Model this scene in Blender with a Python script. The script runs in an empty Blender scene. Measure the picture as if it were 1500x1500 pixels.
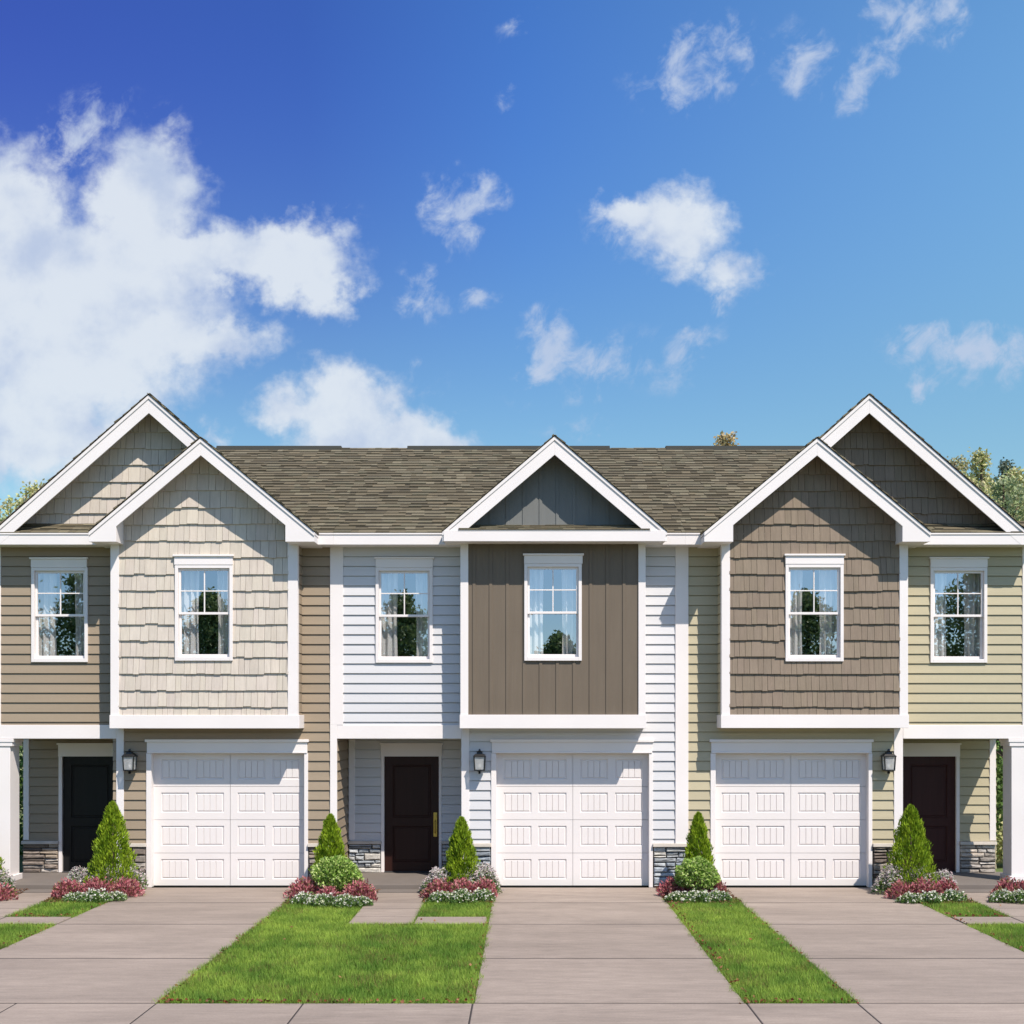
import bpy, math, random
import numpy as np
R = math.radians
C = bpy.context.scene.collection
rnd = random.Random(7)
rng = np.random.default_rng(11)

# ------------------------------------------------------------------ camera
CAM_D, CAM_H, PPM = 22.0, 2.83, 87.5          # metres to the garage walls, eye height, photo pixels per metre there
cam = bpy.data.cameras.new('camera')
cam.sensor_width = 36.0
cam.lens = CAM_D * PPM / 1500 * 36.0
cam.shift_x = -19 / 1500
cam.shift_y = 302 / 1500
cam.clip_end = 2000
cam_o = bpy.data.objects.new('camera', cam)
cam_o.location = (0, -CAM_D, CAM_H)
cam_o.rotation_euler = (R(90), 0, 0)
C.objects.link(cam_o)
bpy.context.scene.camera = cam_o

# ------------------------------------------------------------------ sun, sky, exposure
SUN_TO = (0.72, -1.0, 1.55)                    # direction towards the sun
SUN_EL = math.atan2(SUN_TO[2], math.hypot(SUN_TO[0], SUN_TO[1]))
SUN_ROT = math.atan2(SUN_TO[0], SUN_TO[1])
sun = bpy.data.lights.new('sun', 'SUN')
sun.energy = 4.9
sun.angle = R(0.5)
sun.color = (1.0, 0.925, 0.835)
sun_o = bpy.data.objects.new('sun', sun)
sun_o.rotation_euler = (R(90) - SUN_EL, 0, math.atan2(SUN_TO[0], -SUN_TO[1]))
C.objects.link(sun_o)

vs = bpy.context.scene.view_settings
vs.view_transform = 'Standard'; vs.look = 'None'; vs.gamma = 1; vs.use_curve_mapping = False
vs.exposure = 0.28

world = bpy.data.worlds.new('World'); bpy.context.scene.world = world
world.use_nodes = True
def build_sky():
    nt = world.node_tree; N = nt.nodes; L = nt.links
    N.clear()
    def nd(t, **kw):
        n = N.new(t)
        for k, v in kw.items(): setattr(n, k, v)
        return n
    def sk(n, i, v):
        if isinstance(v, bpy.types.NodeSocket): L.new(v, n.inputs[i])
        else: n.inputs[i].default_value = v
    def M(op, a, b=0.0, c=0.0, clamp=False):
        n = nd('ShaderNodeMath', operation=op, use_clamp=clamp)
        sk(n, 0, a); sk(n, 1, b); sk(n, 2, c)
        return n.outputs[0]
    def V(op, a, b=(0, 0, 0), c=(0, 0, 0)):
        n = nd('ShaderNodeVectorMath', operation=op)
        sk(n, 0, a); sk(n, 1, b)
        if op == 'MULTIPLY_ADD': sk(n, 2, c)
        return n.outputs['Value'] if op == 'LENGTH' else n.outputs['Vector']
    def mixc(f, a, b, mode='MIX'):
        n = nd('ShaderNodeMix', data_type='RGBA', blend_type=mode)
        sk(n, 0, f); sk(n, 6, a); sk(n, 7, b)
        return n.outputs[2]
    def ramp(x, a, b):
        n = nd('ShaderNodeMapRange', interpolation_type='SMOOTHSTEP')
        sk(n, 0, x); sk(n, 1, a); sk(n, 2, b)
        return n.outputs[0]
    sky = nd('ShaderNodeTexSky', sky_type='NISHITA')
    sky.sun_disc = False
    sky.sun_elevation = SUN_EL; sky.sun_rotation = SUN_ROT
    sky.altitude = 200; sky.air_density = 1.0; sky.dust_density = 0.3; sky.ozone_density = 2.0
    tc = nd('ShaderNodeTexCoord')
    sep = nd('ShaderNodeSeparateXYZ'); L.new(tc.outputs['Generated'], sep.inputs[0])
    x, y, z = sep.outputs
    yy = M('MAXIMUM', y, 0.05)
    comb = nd('ShaderNodeCombineXYZ')
    L.new(M('MULTIPLY', M('DIVIDE', x, yy), 19.25), comb.inputs[0])
    L.new(M('MULTIPLY', M('DIVIDE', z, yy), 19.25), comb.inputs[1])
    q = comb.outputs[0]
    def noise(vec, scale, detail, rough=0.55, dist=0.0):
        n = nd('ShaderNodeTexNoise'); n.noise_dimensions = '3D'
        sk(n, 'Vector', vec); sk(n, 'Scale', scale); sk(n, 'Detail', detail); sk(n, 'Roughness', rough); sk(n, 'Distortion', dist)
        return n
    w1 = noise(q, 0.75, 4).outputs['Color']
    w2 = noise(q, 2.6, 5, 0.6).outputs['Color']
    qw = V('MULTIPLY_ADD', V('SUBTRACT', w1, (0.5, 0.5, 0.5)), (.9, .9, 0), q)
    qw = V('MULTIPLY_ADD', V('SUBTRACT', w2, (0.5, 0.5, 0.5)), (0.75, 0.75, 0), qw)
    # (centre x, centre y, radius x, radius y, strength): bearings of the clouds, in hundredths of the field of view
    # bearings of the clouds, in hundredths of the field of view: centre, radii, strength
    big = [(20, 330, 105, 125, 1.15), (60, 470, 200, 180, 1.05), (205, 300, 95, 130, 1.15), (160, 400, 190, 115, 1.15),
           (300, 385, 140, 62, 1.15), (420, 385, 115, 62, 1.15), (478, 420, 52, 58, 1.0), (310, 495, 105, 42, .85), (190, 490, 180, 90, .95),
           (60, 610, 170, 115, 1.05), (140, 640, 120, 60, .9), (130, 540, 170, 90, 1.0),
           (505, 600, 105, 82, 1.2), (560, 645, 140, 55, 1.1), (430, 600, 70, 50, .8), (655, 645, 50, 38, .7),
           (1000, 335, 84, 66, 1.0), (930, 322, 42, 36, .75), (1065, 392, 58, 42, .75)]
    wisp = [(110, 200, 110, 55, .75, 40), (668, 310, 54, 72, 1.15, 20), (712, 280, 36, 32, .8, 0), (620, 430, 44, 50, .9, 30), (700, 438, 50, 20, .55, 0), (742, 152, 26, 18, .6, 40),
            (765, 40, 44, 26, .5, 20), (240, 180, 40, 40, .45, 0), (920, 330, 75, 48, .75, 0), (1058, 435, 44, 22, .75, 30), (1075, 400, 70, 60, .6, 0),
            (1025, 95, 115, 70, .95, 25), (1180, 95, 60, 80, .72, 60), (1318, 15, 70, 55, 1.0, 30), (1285, 85, 36, 95, .95, -32), (1242, 140, 26, 36, .8, -35),
            (1392, 22, 30, 62, .75, -10), (815, 500, 58, 60, 1.15, 30), (792, 550, 46, 30, 1.0, 0), (860, 540, 120, 55, .8, 20), (1000, 520, 90, 60, .5, 20), (850, 632, 70, 22, .4, 0),
            (1405, 510, 118, 42, 1.35, 0), (1345, 568, 48, 22, .8, 20), (1470, 530, 50, 44, .7, -20), (1400, 550, 90, 34, .55, 0), (310, 640, 50, 30, .6, 0), (600, 560, 60, 30, .5, 0), (500, 315, 50, 30, .3, 0)]
    def field(lst, vec, sm):
        acc = None
        for t in lst:
            px, py, rx, ry, s = t[:5]; an = math.radians(t[5]) if len(t) > 5 else 0.0
            cx, cy = (px - 769) / 100, (1052 - py) / 100
            rx, ry = rx / 100 * 1.15, ry / 100 * 1.15
            if an:
                vr = nd('ShaderNodeVectorRotate', rotation_type='Z_AXIS'); L.new(vec, vr.inputs['Vector'])
                vr.inputs['Center'].default_value = (cx, cy, 0); vr.inputs['Angle'].default_value = -an; v_ = vr.outputs[0]
            else: v_ = vec
            l = V('LENGTH', V('MULTIPLY_ADD', v_, (1 / rx, 1 / ry, 0), (-cx / rx, -cy / ry, 0)))
            d = M('MULTIPLY_ADD', l, -s, s)
            acc = d if acc is None else M('SMOOTH_MAX', acc, d, sm)
        return acc
    dens = field(big, qw, .12)
    fine = noise(q, 1.7, 9, 0.6, 0.15).outputs['Fac']
    hole = noise(V('ADD', q, (13.1, 4.2, 3.3)), 0.55, 3).outputs['Fac']
    dn = M('ADD', dens, M('MULTIPLY', M('SUBTRACT', fine, 0.5), 0.85))
    dn = M('ADD', dn, M('MULTIPLY', M('SUBTRACT', hole, 0.5), 0.25))
    a_big = ramp(dn, 0.0, 0.62)
    ww = M('MAXIMUM', field(wisp, V('MULTIPLY_ADD', V('SUBTRACT', w2, (0.5, 0.5, 0.5)), (0.5, 0.5, 0), q), .05), 0.0)
    vr = nd('ShaderNodeVectorRotate', rotation_type='Z_AXIS'); L.new(q, vr.inputs['Vector']); vr.inputs['Angle'].default_value = math.radians(-50)
    st = noise(V('MULTIPLY', vr.outputs[0], (1.0, 1.25, 1)), 1.7, 10, 0.62, 0.35).outputs['Fac']
    a_w = M('MULTIPLY', ramp(M('ADD', M('MULTIPLY', ww, 0.55), M('MULTIPLY', M('SUBTRACT', st, 0.5), 2.3)), 0.04, 0.80), ramp(ww, 0.0, 0.35))
    alpha = M('MAXIMUM', M('MULTIPLY', a_big, 0.93), M('MULTIPLY', a_w, 0.85))
    alpha = M('MULTIPLY', alpha, M('GREATER_THAN', y, 0.05))
    # sky: a deeper blue up and to the left, as opposite the sun
    hs = nd('ShaderNodeHueSaturation'); sk(hs, 'Saturation', 1.22); sk(hs, 'Value', 1.0); sk(hs, 'Hue', 0.502)
    L.new(sky.outputs[0], hs.inputs['Color'])
    cr = nd('ShaderNodeValToRGB'); L.new(M('MULTIPLY_ADD', x, 1.35, 0.5), cr.inputs[0])
    e = cr.color_ramp.elements; e[0].position = .04; e[0].color = (.305, .275, .565, 1); e[1].position = .96; e[1].color = (.93, .95, .84, 1)
    m_ = e.new(.5); m_.color = (.44, .545, .74, 1); m_ = e.new(.3); m_.color = (.315, .345, .60, 1)
    up = mixc(ramp(z, .12, .46), (.59, .605, .50, 1), cr.outputs[0])
    up = mixc(ramp(y, -.35, .1), mixc(ramp(z, .05, .22), (.46, .58, .74, 1), (.77, .71, .69, 1)), up)
    skyc = mixc(1.0, mixc(1.0, hs.outputs[0], up, 'MULTIPLY'), (2, 2, 2, 1), 'MULTIPLY')
    shade = ramp(M('ADD', noise(V('ADD', q, (0.15, 0.35, 5.0)), 0.8, 5).outputs['Fac'], M('MULTIPLY', dn, 0.12)), 0.36, 0.66)
    cl = mixc(shade, (4.3, 5.05, 6.5, 1), (6.2, 6.7, 7.3, 1))
    out = mixc(alpha, skyc, cl)
    bg = nd('ShaderNodeBackground'); L.new(out, bg.inputs[0]); bg.inputs[1].default_value = 0.1
    o = nd('ShaderNodeOutputWorld'); L.new(bg.outputs[0], o.inputs[0])
build_sky()

# ------------------------------------------------------------------ materials
MATS = {}
def mat(name, col, rough=0.6, noise=None, bump=None, attr=True, spec=0.3, trans=0.0, metal=0.0):
    """noise=(scale xyz, amount) mottles the colour in object space; bump=(scale xyz, distance)."""
    m = bpy.data.materials.new(name); m.use_nodes = True
    nt = m.node_tree; N = nt.nodes; L = nt.links
    b = N['Principled BSDF']
    b.inputs['Roughness'].default_value = rough
    b.inputs['Specular IOR Level'].default_value = spec
    b.inputs['Metallic'].default_value = metal
    rgb = N.new('ShaderNodeRGB'); rgb.outputs[0].default_value = (*col, 1)
    cur = rgb.outputs[0]
    def mul(a, bb):
        n = N.new('ShaderNodeMix'); n.data_type = 'RGBA'; n.blend_type = 'MULTIPLY'; n.inputs[0].default_value = 1
        L.new(a, n.inputs[6]); L.new(bb, n.inputs[7]); return n.outputs[2]
    if attr:
        a = N.new('ShaderNodeAttribute'); a.attribute_name = 'Col'
        cur = mul(cur, a.outputs['Color'])
    tc = N.new('ShaderNodeTexCoord')
    def tex(sc, detail=5):
        mp = N.new('ShaderNodeMapping'); mp.inputs['Scale'].default_value = sc
        L.new(tc.outputs['Object'], mp.inputs[0])
        t = N.new('ShaderNodeTexNoise'); t.inputs['Scale'].default_value = 1; t.inputs['Detail'].default_value = detail
        t.inputs['Roughness'].default_value = 0.6
        L.new(mp.outputs[0], t.inputs['Vector']); return t.outputs['Fac']
    for (sc, am, *dt) in (noise or []):
        mr = N.new('ShaderNodeMapRange')
        mr.inputs[1].default_value = 0.25; mr.inputs[2].default_value = 0.75
        mr.inputs[3].default_value = 1 - am; mr.inputs[4].default_value = 1 + am
        L.new(tex(sc, dt[0] if dt else 5), mr.inputs[0]); cur = mul(cur, mr.outputs[0])
    L.new(cur, b.inputs['Base Color'])
    if bump:
        bp = N.new('ShaderNodeBump'); bp.inputs['Strength'].default_value = 1; bp.inputs['Distance'].default_value = bump[1]
        L.new(tex(bump[0], 4), bp.inputs['Height']); L.new(bp.outputs[0], b.inputs['Normal'])
    if trans:
        t = N.new('ShaderNodeBsdfTranslucent'); L.new(cur, t.inputs[0])
        mx = N.new('ShaderNodeMixShader'); mx.inputs[0].default_value = trans
        L.new(b.outputs[0], mx.inputs[1]); L.new(t.outputs[0], mx.inputs[2]); L.new(mx.outputs[0], N['Material Output'].inputs[0])
    MATS[name] = m
    return m

mat('white_trim', (.77, .717, .69), .5, [((1.1, 1.1, 1.1), .03, 1)])
mat('white_door', (.73, .68, .655), .45, [((.9, .9, .9), .03)], bump=((40, 40, 6), .0006))
mat('tan_siding', (.30, .235, .165), .6, [((.5, .5, 7), .06), ((12, 12, 12), .02)], bump=((5, 5, 60), .0008))
mat('white_siding', (.585, .573, .575), .6, [((.5, .5, 7), .04)], bump=((5, 5, 60), .0008))
mat('sage_siding', (.43, .375, .25), .6, [((.5, .5, 7), .06), ((12, 12, 12), .02)], bump=((5, 5, 60), .0008))
mat('beige_shake', (.54, .475, .405), .75, [((30, 30, 2), .10), ((2, 2, 2), .05)], bump=((70, 70, 4), .003))
mat('taupe_shake', (.225, .175, .13), .75, [((30, 30, 2), .12), ((2, 2, 2), .06)], bump=((70, 70, 4), .003))
mat('brown_board', (.148, .116, .084), .6, [((14, 14, 1), .07), ((1, 1, 1), .05)], bump=((50, 50, 3), .001))
mat('slate_board', (.165, .168, .16), .6, [((14, 14, 1), .07), ((1, 1, 1), .05)], bump=((50, 50, 3), .001))
mat('shingle', (1, 1, 1), .9, [((60, 60, 60), .25), ((.7, .7, .7), .10)], bump=((120, 120, 120), .003))
mat('ridge_dark', (.035, .036, .03), .9)
mat('stone', (1, 1, 1), .85, [((14, 14, 26), .35), ((60, 60, 60), .15)], bump=((22, 22, 60), .012))
mat('mortar', (.035, .034, .033), .95, attr=False)
mat('stone_sill', (.50, .45, .39), .8, [((6, 6, 6), .12)], bump=((40, 40, 40), .003))
mat('concrete', (.295, .239, .196), .85, [((.32, 1.3, 1), .17), ((1.2, 5, 1), .13), ((.25, .25, .25), .08), ((5, 20, 3), .12), ((35, 80, 30), .14)], bump=((160, 160, 160), .0012))
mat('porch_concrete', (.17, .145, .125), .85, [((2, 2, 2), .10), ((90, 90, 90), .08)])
mat('joint', (.05, .042, .038), .95, attr=False)
mat('asphalt', (.055, .055, .055), .9, [((2, 2, 2), .15), ((150, 150, 150), .3)])
mat('soil', (.10, .14, .04), .95, [((1.5, 1.5, 1.5), .25), ((30, 30, 30), .3)], attr=False)
mat('mulch', (.09, .045, .025), .95, [((40, 40, 40), .5)], bump=((60, 60, 60), .02))
mat('leaf', (1, 1, 1), .55, trans=.28, spec=.25)
mat('grass_blade', (1, 1, 1), .6, trans=.45, spec=.2)
mat('petal', (1, 1, 1), .6, trans=.25, spec=.15)
mat('bark', (.09, .065, .045), .9, [((9, 9, 2), .3)], bump=((20, 20, 4), .03))
mat('black_metal', (.012, .012, .013), .35, attr=False, spec=.5)
mat('brass', (.55, .37, .10), .3, attr=False, metal=1)
mat('curtain', (.90, .89, .87), .8, attr=False, trans=.3)
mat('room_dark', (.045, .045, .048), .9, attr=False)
mat('bulb', (.85, .84, .8), .4, attr=False)
def door_mat(name, col): mat(name, col, .38, [((20, 20, 1.5), .15)], attr=False, spec=.2)
door_mat('black_paint', (.011, .011, .011)); door_mat('espresso_paint', (.032, .012, .009)); door_mat('maroon_paint', (.042, .014, .014))
def glass_mat(name, fac, tint=(1, 1, 1, 1)):
    m = bpy.data.materials.new(name); m.use_nodes = True; N = m.node_tree.nodes; L = m.node_tree.links; N.clear()
    o = N.new('ShaderNodeOutputMaterial'); mx = N.new('ShaderNodeMixShader'); t = N.new('ShaderNodeBsdfTransparent'); g = N.new('ShaderNodeBsdfGlossy')
    t.inputs[0].default_value = tint; g.inputs['Roughness'].default_value = 0.0; g.inputs[0].default_value = (1, 1, 1, 1)
    mx.inputs[0].default_value = fac
    L.new(t.outputs[0], mx.inputs[1]); L.new(g.outputs[0], mx.inputs[2]); L.new(mx.outputs[0], o.inputs[0]); MATS[name] = m
glass_mat('window_glass', .35, (1, 1, 1, 1)); glass_mat('lamp_glass', .3)
def whiten_glass(m):  # white mixed into the lantern glass, standing in for bright highlights on the panes
    N = m.node_tree.nodes; L = m.node_tree.links; o = next(n for n in N if n.type == 'OUTPUT_MATERIAL'); old = o.inputs[0].links[0].from_socket
    mx = N.new('ShaderNodeMixShader'); d = N.new('ShaderNodeBsdfTranslucent'); e = N.new('ShaderNodeBsdfDiffuse'); ad = N.new('ShaderNodeMixShader')
    d.inputs[0].default_value = (.9, .9, .88, 1); e.inputs[0].default_value = (.9, .9, .88, 1); mx.inputs[0].default_value = .5
    L.new(d.outputs[0], ad.inputs[1]); L.new(e.outputs[0], ad.inputs[2]); L.new(old, mx.inputs[1]); L.new(ad.outputs[0], mx.inputs[2]); L.new(mx.outputs[0], o.inputs[0])
whiten_glass(MATS['lamp_glass'])

# ------------------------------------------------------------------ mesh helpers
def tag(o, label=None, cat=None, group=None, kind=None):
    if label: o['label'] = label
    if cat: o['category'] = cat
    if group: o['group'] = group
    if kind: o['kind'] = kind
    return o
def thing(name, label, cat, loc, group=None):
    o = bpy.data.objects.new(name, None); C.objects.link(o); o.location = loc; o.empty_display_size = .2
    return tag(o, label, cat, group)
def root_loc(p):
    v = [0, 0, 0]
    while p is not None:
        v = [v[i] + p.location[i] for i in range(3)]; p = p.parent
    return v
def link(name, me, m, parent):
    for mm in (m if isinstance(m, (list, tuple)) else [m]): me.materials.append(MATS[mm])
    o = bpy.data.objects.new(name, me); C.objects.link(o)
    if parent is not None: o.parent = parent
    return o
def col3(c): return (c, c, c) if isinstance(c, (int, float)) else c
def clip_poly(poly, planes):
    """planes: (a, b, c) keep a*u + b*w <= c"""
    for (a, b, c) in planes:
        out = []
        for i in range(len(poly)):
            p, q = poly[i - 1], poly[i]
            dp, dq = a * p[0] + b * p[1] - c, a * q[0] + b * q[1] - c
            if (dp < 0) != (dq < 0):
                t = dp / (dp - dq); out.append((p[0] + (q[0] - p[0]) * t, p[1] + (q[1] - p[1]) * t))
            if dq <= 0: out.append(q)
        poly = out
        if len(poly) < 3: return []
    return poly
def sub_rects(r, holes):
    rs = [r]
    for h in holes:
        nx = []
        for (a, b, c, d) in rs:
            h0, h1, h2, h3 = h
            if h0 >= b or h1 <= a or h2 >= d or h3 <= c: nx.append((a, b, c, d)); continue
            if h0 > a: nx.append((a, h0, c, d))
            if h1 < b: nx.append((h1, b, c, d))
            m0, m1 = max(a, h0), min(b, h1)
            if h2 > c: nx.append((m0, m1, c, h2))
            if h3 < d: nx.append((m0, m1, h3, d))
        rs = nx
    return [r for r in rs if r[1] - r[0] > .002 and r[3] - r[2] > .002]
def front(Y): return lambda u, w, d: (u, Y - d, w)                 # facing the street
def left(X): return lambda u, w, d: (X - d, u, w)                  # facing -x, u runs along y
def right(X): return lambda u, w, d: (X + d, u, w)
class MB:
    def __init__(s): s.v = []; s.f = []; s.c = []; s.m = []
    def poly(s, pts, c=1.0, mi=0):
        i = len(s.v); s.v += pts; s.f.append(tuple(range(i, i + len(pts)))); s.c.append(col3(c)); s.m.append(mi)
    def box(s, x0, x1, y0, y1, z0, z1, c=1.0, mi=0):
        i = len(s.v)
        s.v += [(x0, y0, z0), (x1, y0, z0), (x1, y1, z0), (x0, y1, z0), (x0, y0, z1), (x1, y0, z1), (x1, y1, z1), (x0, y1, z1)]
        for q in ((3, 2, 1, 0), (4, 5, 6, 7), (0, 1, 5, 4), (1, 2, 6, 5), (2, 3, 7, 6), (3, 0, 4, 7)):
            s.f.append(tuple(i + k for k in q)); s.c.append(col3(c)); s.m.append(mi)
        return s
    def slab(s, poly, T, dfun, d0=0.0, c=1.0, mi=0, back=False):
        """front polygon in (u,w) at depth dfun(u,w), sides back to d0"""
        n = len(poly); i = len(s.v)
        s.v += [T(u, w, dfun(u, w)) for (u, w) in poly] + [T(u, w, d0) for (u, w) in poly]
        s.f.append(tuple(range(i, i + n)))
        k = 1
        for a in range(n):
            b = (a + 1) % n; s.f.append((i + a, i + n + a, i + n + b, i + b)); k += 1
        if back: s.f.append(tuple(range(i + 2 * n - 1, i + n - 1, -1))); k += 1
        s.c += [col3(c)] * k; s.m += [mi] * k
    def tube(s, pts, rad, n=10, c=1.0, cap=True):
        ring0 = None
        for k, p in enumerate(pts):
            r = rad[k] if isinstance(rad, (list, tuple)) else rad
            a = pts[max(k - 1, 0)]; b = pts[min(k + 1, len(pts) - 1)]
            t = np.array(b) - np.array(a); t = t / (np.linalg.norm(t) + 1e-9)
            h = np.array((1, 0, 0)) if abs(t[0]) < .8 else np.array((0, 1, 0))
            e1 = np.cross(t, h); e1 /= np.linalg.norm(e1); e2 = np.cross(t, e1)
            i = len(s.v)
            s.v += [tuple(np.array(p) + r * (math.cos(2 * math.pi * j / n) * e1 + math.sin(2 * math.pi * j / n) * e2)) for j in range(n)]
            if ring0 is not None:
                for j in range(n):
                    s.f.append((ring0 + j, ring0 + (j + 1) % n, i + (j + 1) % n, i + j)); s.c.append(col3(c)); s.m.append(0)
            elif cap: s.f.append(tuple(range(i + n - 1, i - 1, -1))); s.c.append(col3(c)); s.m.append(0)
            ring0 = i
        if cap: s.f.append(tuple(range(ring0, ring0 + n))); s.c.append(col3(c)); s.m.append(0)
    def build(s, name, m, parent=None, bevel=0, smooth=False):
        o0 = root_loc(parent)
        me = bpy.data.meshes.new(name)
        me.from_pydata([(p[0] - o0[0], p[1] - o0[1], p[2] - o0[2]) for p in s.v], [], s.f)
        at = me.color_attributes.new('Col', 'FLOAT_COLOR', 'CORNER')
        cols = []
        for f, c in zip(s.f, s.c): cols += [c[0], c[1], c[2], 1.0] * len(f)
        at.data.foreach_set('color', cols)
        o = link(name, me, m, parent)
        if max(s.m, default=0) > 0: me.polygons.foreach_set('material_index', s.m)
        if smooth: me.polygons.foreach_set('use_smooth', [True] * len(me.polygons))
        if bevel:
            b = o.modifiers.new('bevel', 'BEVEL'); b.width = bevel; b.segments = 2; b.limit_method = 'ANGLE'
        return o
def box(name, m, parent, x0, x1, y0, y1, z0, z1, bevel=.004): return MB().box(x0, x1, y0, y1, z0, z1).build(name, m, parent, bevel)

def np_mesh(name, V, nper, cols, m, parent=None):
    """V (n*nper,3) separate polygons of nper corners, cols (n,3)"""
    n = len(V) // nper; o0 = np.array(root_loc(parent))
    me = bpy.data.meshes.new(name)
    me.vertices.add(len(V)); me.vertices.foreach_set('co', (V - o0).astype(np.float32).ravel())
    me.loops.add(len(V)); me.loops.foreach_set('vertex_index', np.arange(len(V), dtype=np.int32))
    me.polygons.add(n)
    me.polygons.foreach_set('loop_start', np.arange(0, len(V), nper, dtype=np.int32))
    me.update(); me.validate()
    at = me.color_attributes.new('Col', 'FLOAT_COLOR', 'POINT')
    c4 = np.ones((n, nper, 4), np.float32); c4[:, :, :3] = cols[:, None, :]
    at.data.foreach_set('color', c4.ravel())
    return link(name, me, m, parent)
def unit(n):
    v = rng.normal(size=(n, 3)); return v / np.linalg.norm(v, axis=1, keepdims=True)
def leaves(name, P, L, W, cols, m='leaf', parent=None, axis=None, spread=1.0):
    """diamond leaves at P; axis (n,3) preferred long direction"""
    n = len(P); a = unit(n) * spread
    if axis is not None: a = a + axis
    a /= np.linalg.norm(a, axis=1, keepdims=True) + 1e-9
    b = np.cross(a, unit(n)); b /= np.linalg.norm(b, axis=1, keepdims=True) + 1e-9
    L = np.broadcast_to(L, (n,))[:, None] * rng.uniform(.6, 1.25, (n, 1)); W = np.broadcast_to(W, (n,))[:, None] * rng.uniform(.7, 1.2, (n, 1))
    V = np.stack([P - a * L / 2, P + b * W / 2 - a * L * .08, P + a * L / 2, P - b * W / 2 - a * L * .08], 1).reshape(-1, 3)
    return np_mesh(name, V, 4, cols, m, parent)
def pal(n, cs, jit=.18, p=None):
    c = np.array(cs)[rng.choice(len(cs), n, p=p)]
    return c * rng.uniform(1 - jit, 1 + jit, (n, 1))

# photo pixel -> place: column/row seen at depth Y (Y = 0 at the garage walls)
def PX(px, Y=0.0): return (px - 769) / PPM * (CAM_D + Y) / CAM_D
def PZ(py, Y=0.0): return CAM_H - (py - 1052) / PPM * (CAM_D + Y) / CAM_D
def GY(py): return 248 / (py - 1052) * CAM_D - CAM_D
def GX(px, py): return (px - 769) / (py - 1052) * CAM_H

# ------------------------------------------------------------------ ground, paths, lawn
EAVE = -.42; RECESS = 1.3; BAY = -.45; DEPTH = 9.0
GRADE = -.03
def ground_sheet():
    m = MB(); m.box(-300, 300, -300, 500, -1, GRADE); return tag(m.build('ground', 'soil'), kind='structure')
ground_sheet()
JY = [-.02, GY(1322.5), GY(1354), GY(1404), GY(1470)]
WALK_Y1 = JY[4] - 1.5
DRIVES = [(-6.44, -3.66), (-.52, 2.20), (3.30, 6.06)]
def slabs(name, rects, m='concrete', top=0.0, gap=.014):
    b = MB()
    for (x0, x1, y0, y1) in rects: b.box(x0 + gap * .6, x1 - gap * .6, y0 + gap, y1 - gap, -.2, top, rnd.uniform(.95, 1.05))
    x0 = min(r[0] for r in rects); x1 = max(r[1] for r in rects); y0 = min(r[2] for r in rects); y1 = max(r[3] for r in rects)
    o = tag(b.build(name, m, None, .008), kind='structure')
    return o
def joint_bed(name, x0, x1, y0, y1): return tag(MB().box(x0, x1, y0, y1, -.19, -.004).build(name, 'joint'), kind='structure')
for (a, b) in DRIVES:
    slabs('driveway', [(a, b, JY[i + 1], JY[i]) for i in range(4)], gap=.026)
    joint_bed('driveway_base', a + .02, b - .02, JY[4] + .01, JY[0])
sx = [-14, -12.2, -10.4, -8.5, -6.44, -5.05, -3.66, -2.2, -.52, 2.20, 3.30, 6.06, 8.5, 10.4, 12.2, 14]
slabs('sidewalk', [(sx[i], sx[i + 1], WALK_Y1, JY[4]) for i in range(len(sx) - 1)], gap=.012)
joint_bed('sidewalk_base', -13.98, 13.98, WALK_Y1 + .02, JY[4] - .01)
slabs('driveway_apron', [(a - .3, b + .3, WALK_Y1 - 1.6, WALK_Y1) for (a, b) in DRIVES])
tag(MB().box(-200, 200, -19.5, WALK_Y1 - 1.75, -.6, -.022).build('road', 'asphalt'), kind='structure')
kb = MB()
for (x0, x1) in ((-200, -6.74), (-3.36, -.82), (2.5, 3.0), (6.36, 200)): kb.box(x0, x1, WALK_Y1 - 1.74, WALK_Y1 - 1.61, -.3, .08)
tag(kb.build('kerb', 'concrete', None, .01), kind='structure')
CY0, CY1 = GY(1354), GY(1343)                     # connector path between walk and driveway
PF = -.40                                         # front of the porch floors
def walk(xl, xr, drive_x):
    ys = [PF - .28, GY(1322), GY(1331), CY1, CY0]
    r = [(xl, xr, ys[i + 1], ys[i]) for i in range(4)]
    r.append((min(xr, drive_x), max(xr, drive_x), CY0, CY1) if drive_x > xr else (drive_x, xl, CY0, CY1))
    slabs('front_walk', r, gap=.018)
    joint_bed('walk_base', min(xl, drive_x) + .02, max(xr, drive_x) - .02, CY0 + .01, CY1 - .01)
    joint_bed('walk_base', xl + .02, xr - .02, CY1 - .01, PF - .3)
    return r
W_L = walk(-8.15, -7.40, -6.45); W_M = walk(-2.45, -1.54, -.53); W_R = walk(6.92, 7.82, 6.07)

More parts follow.
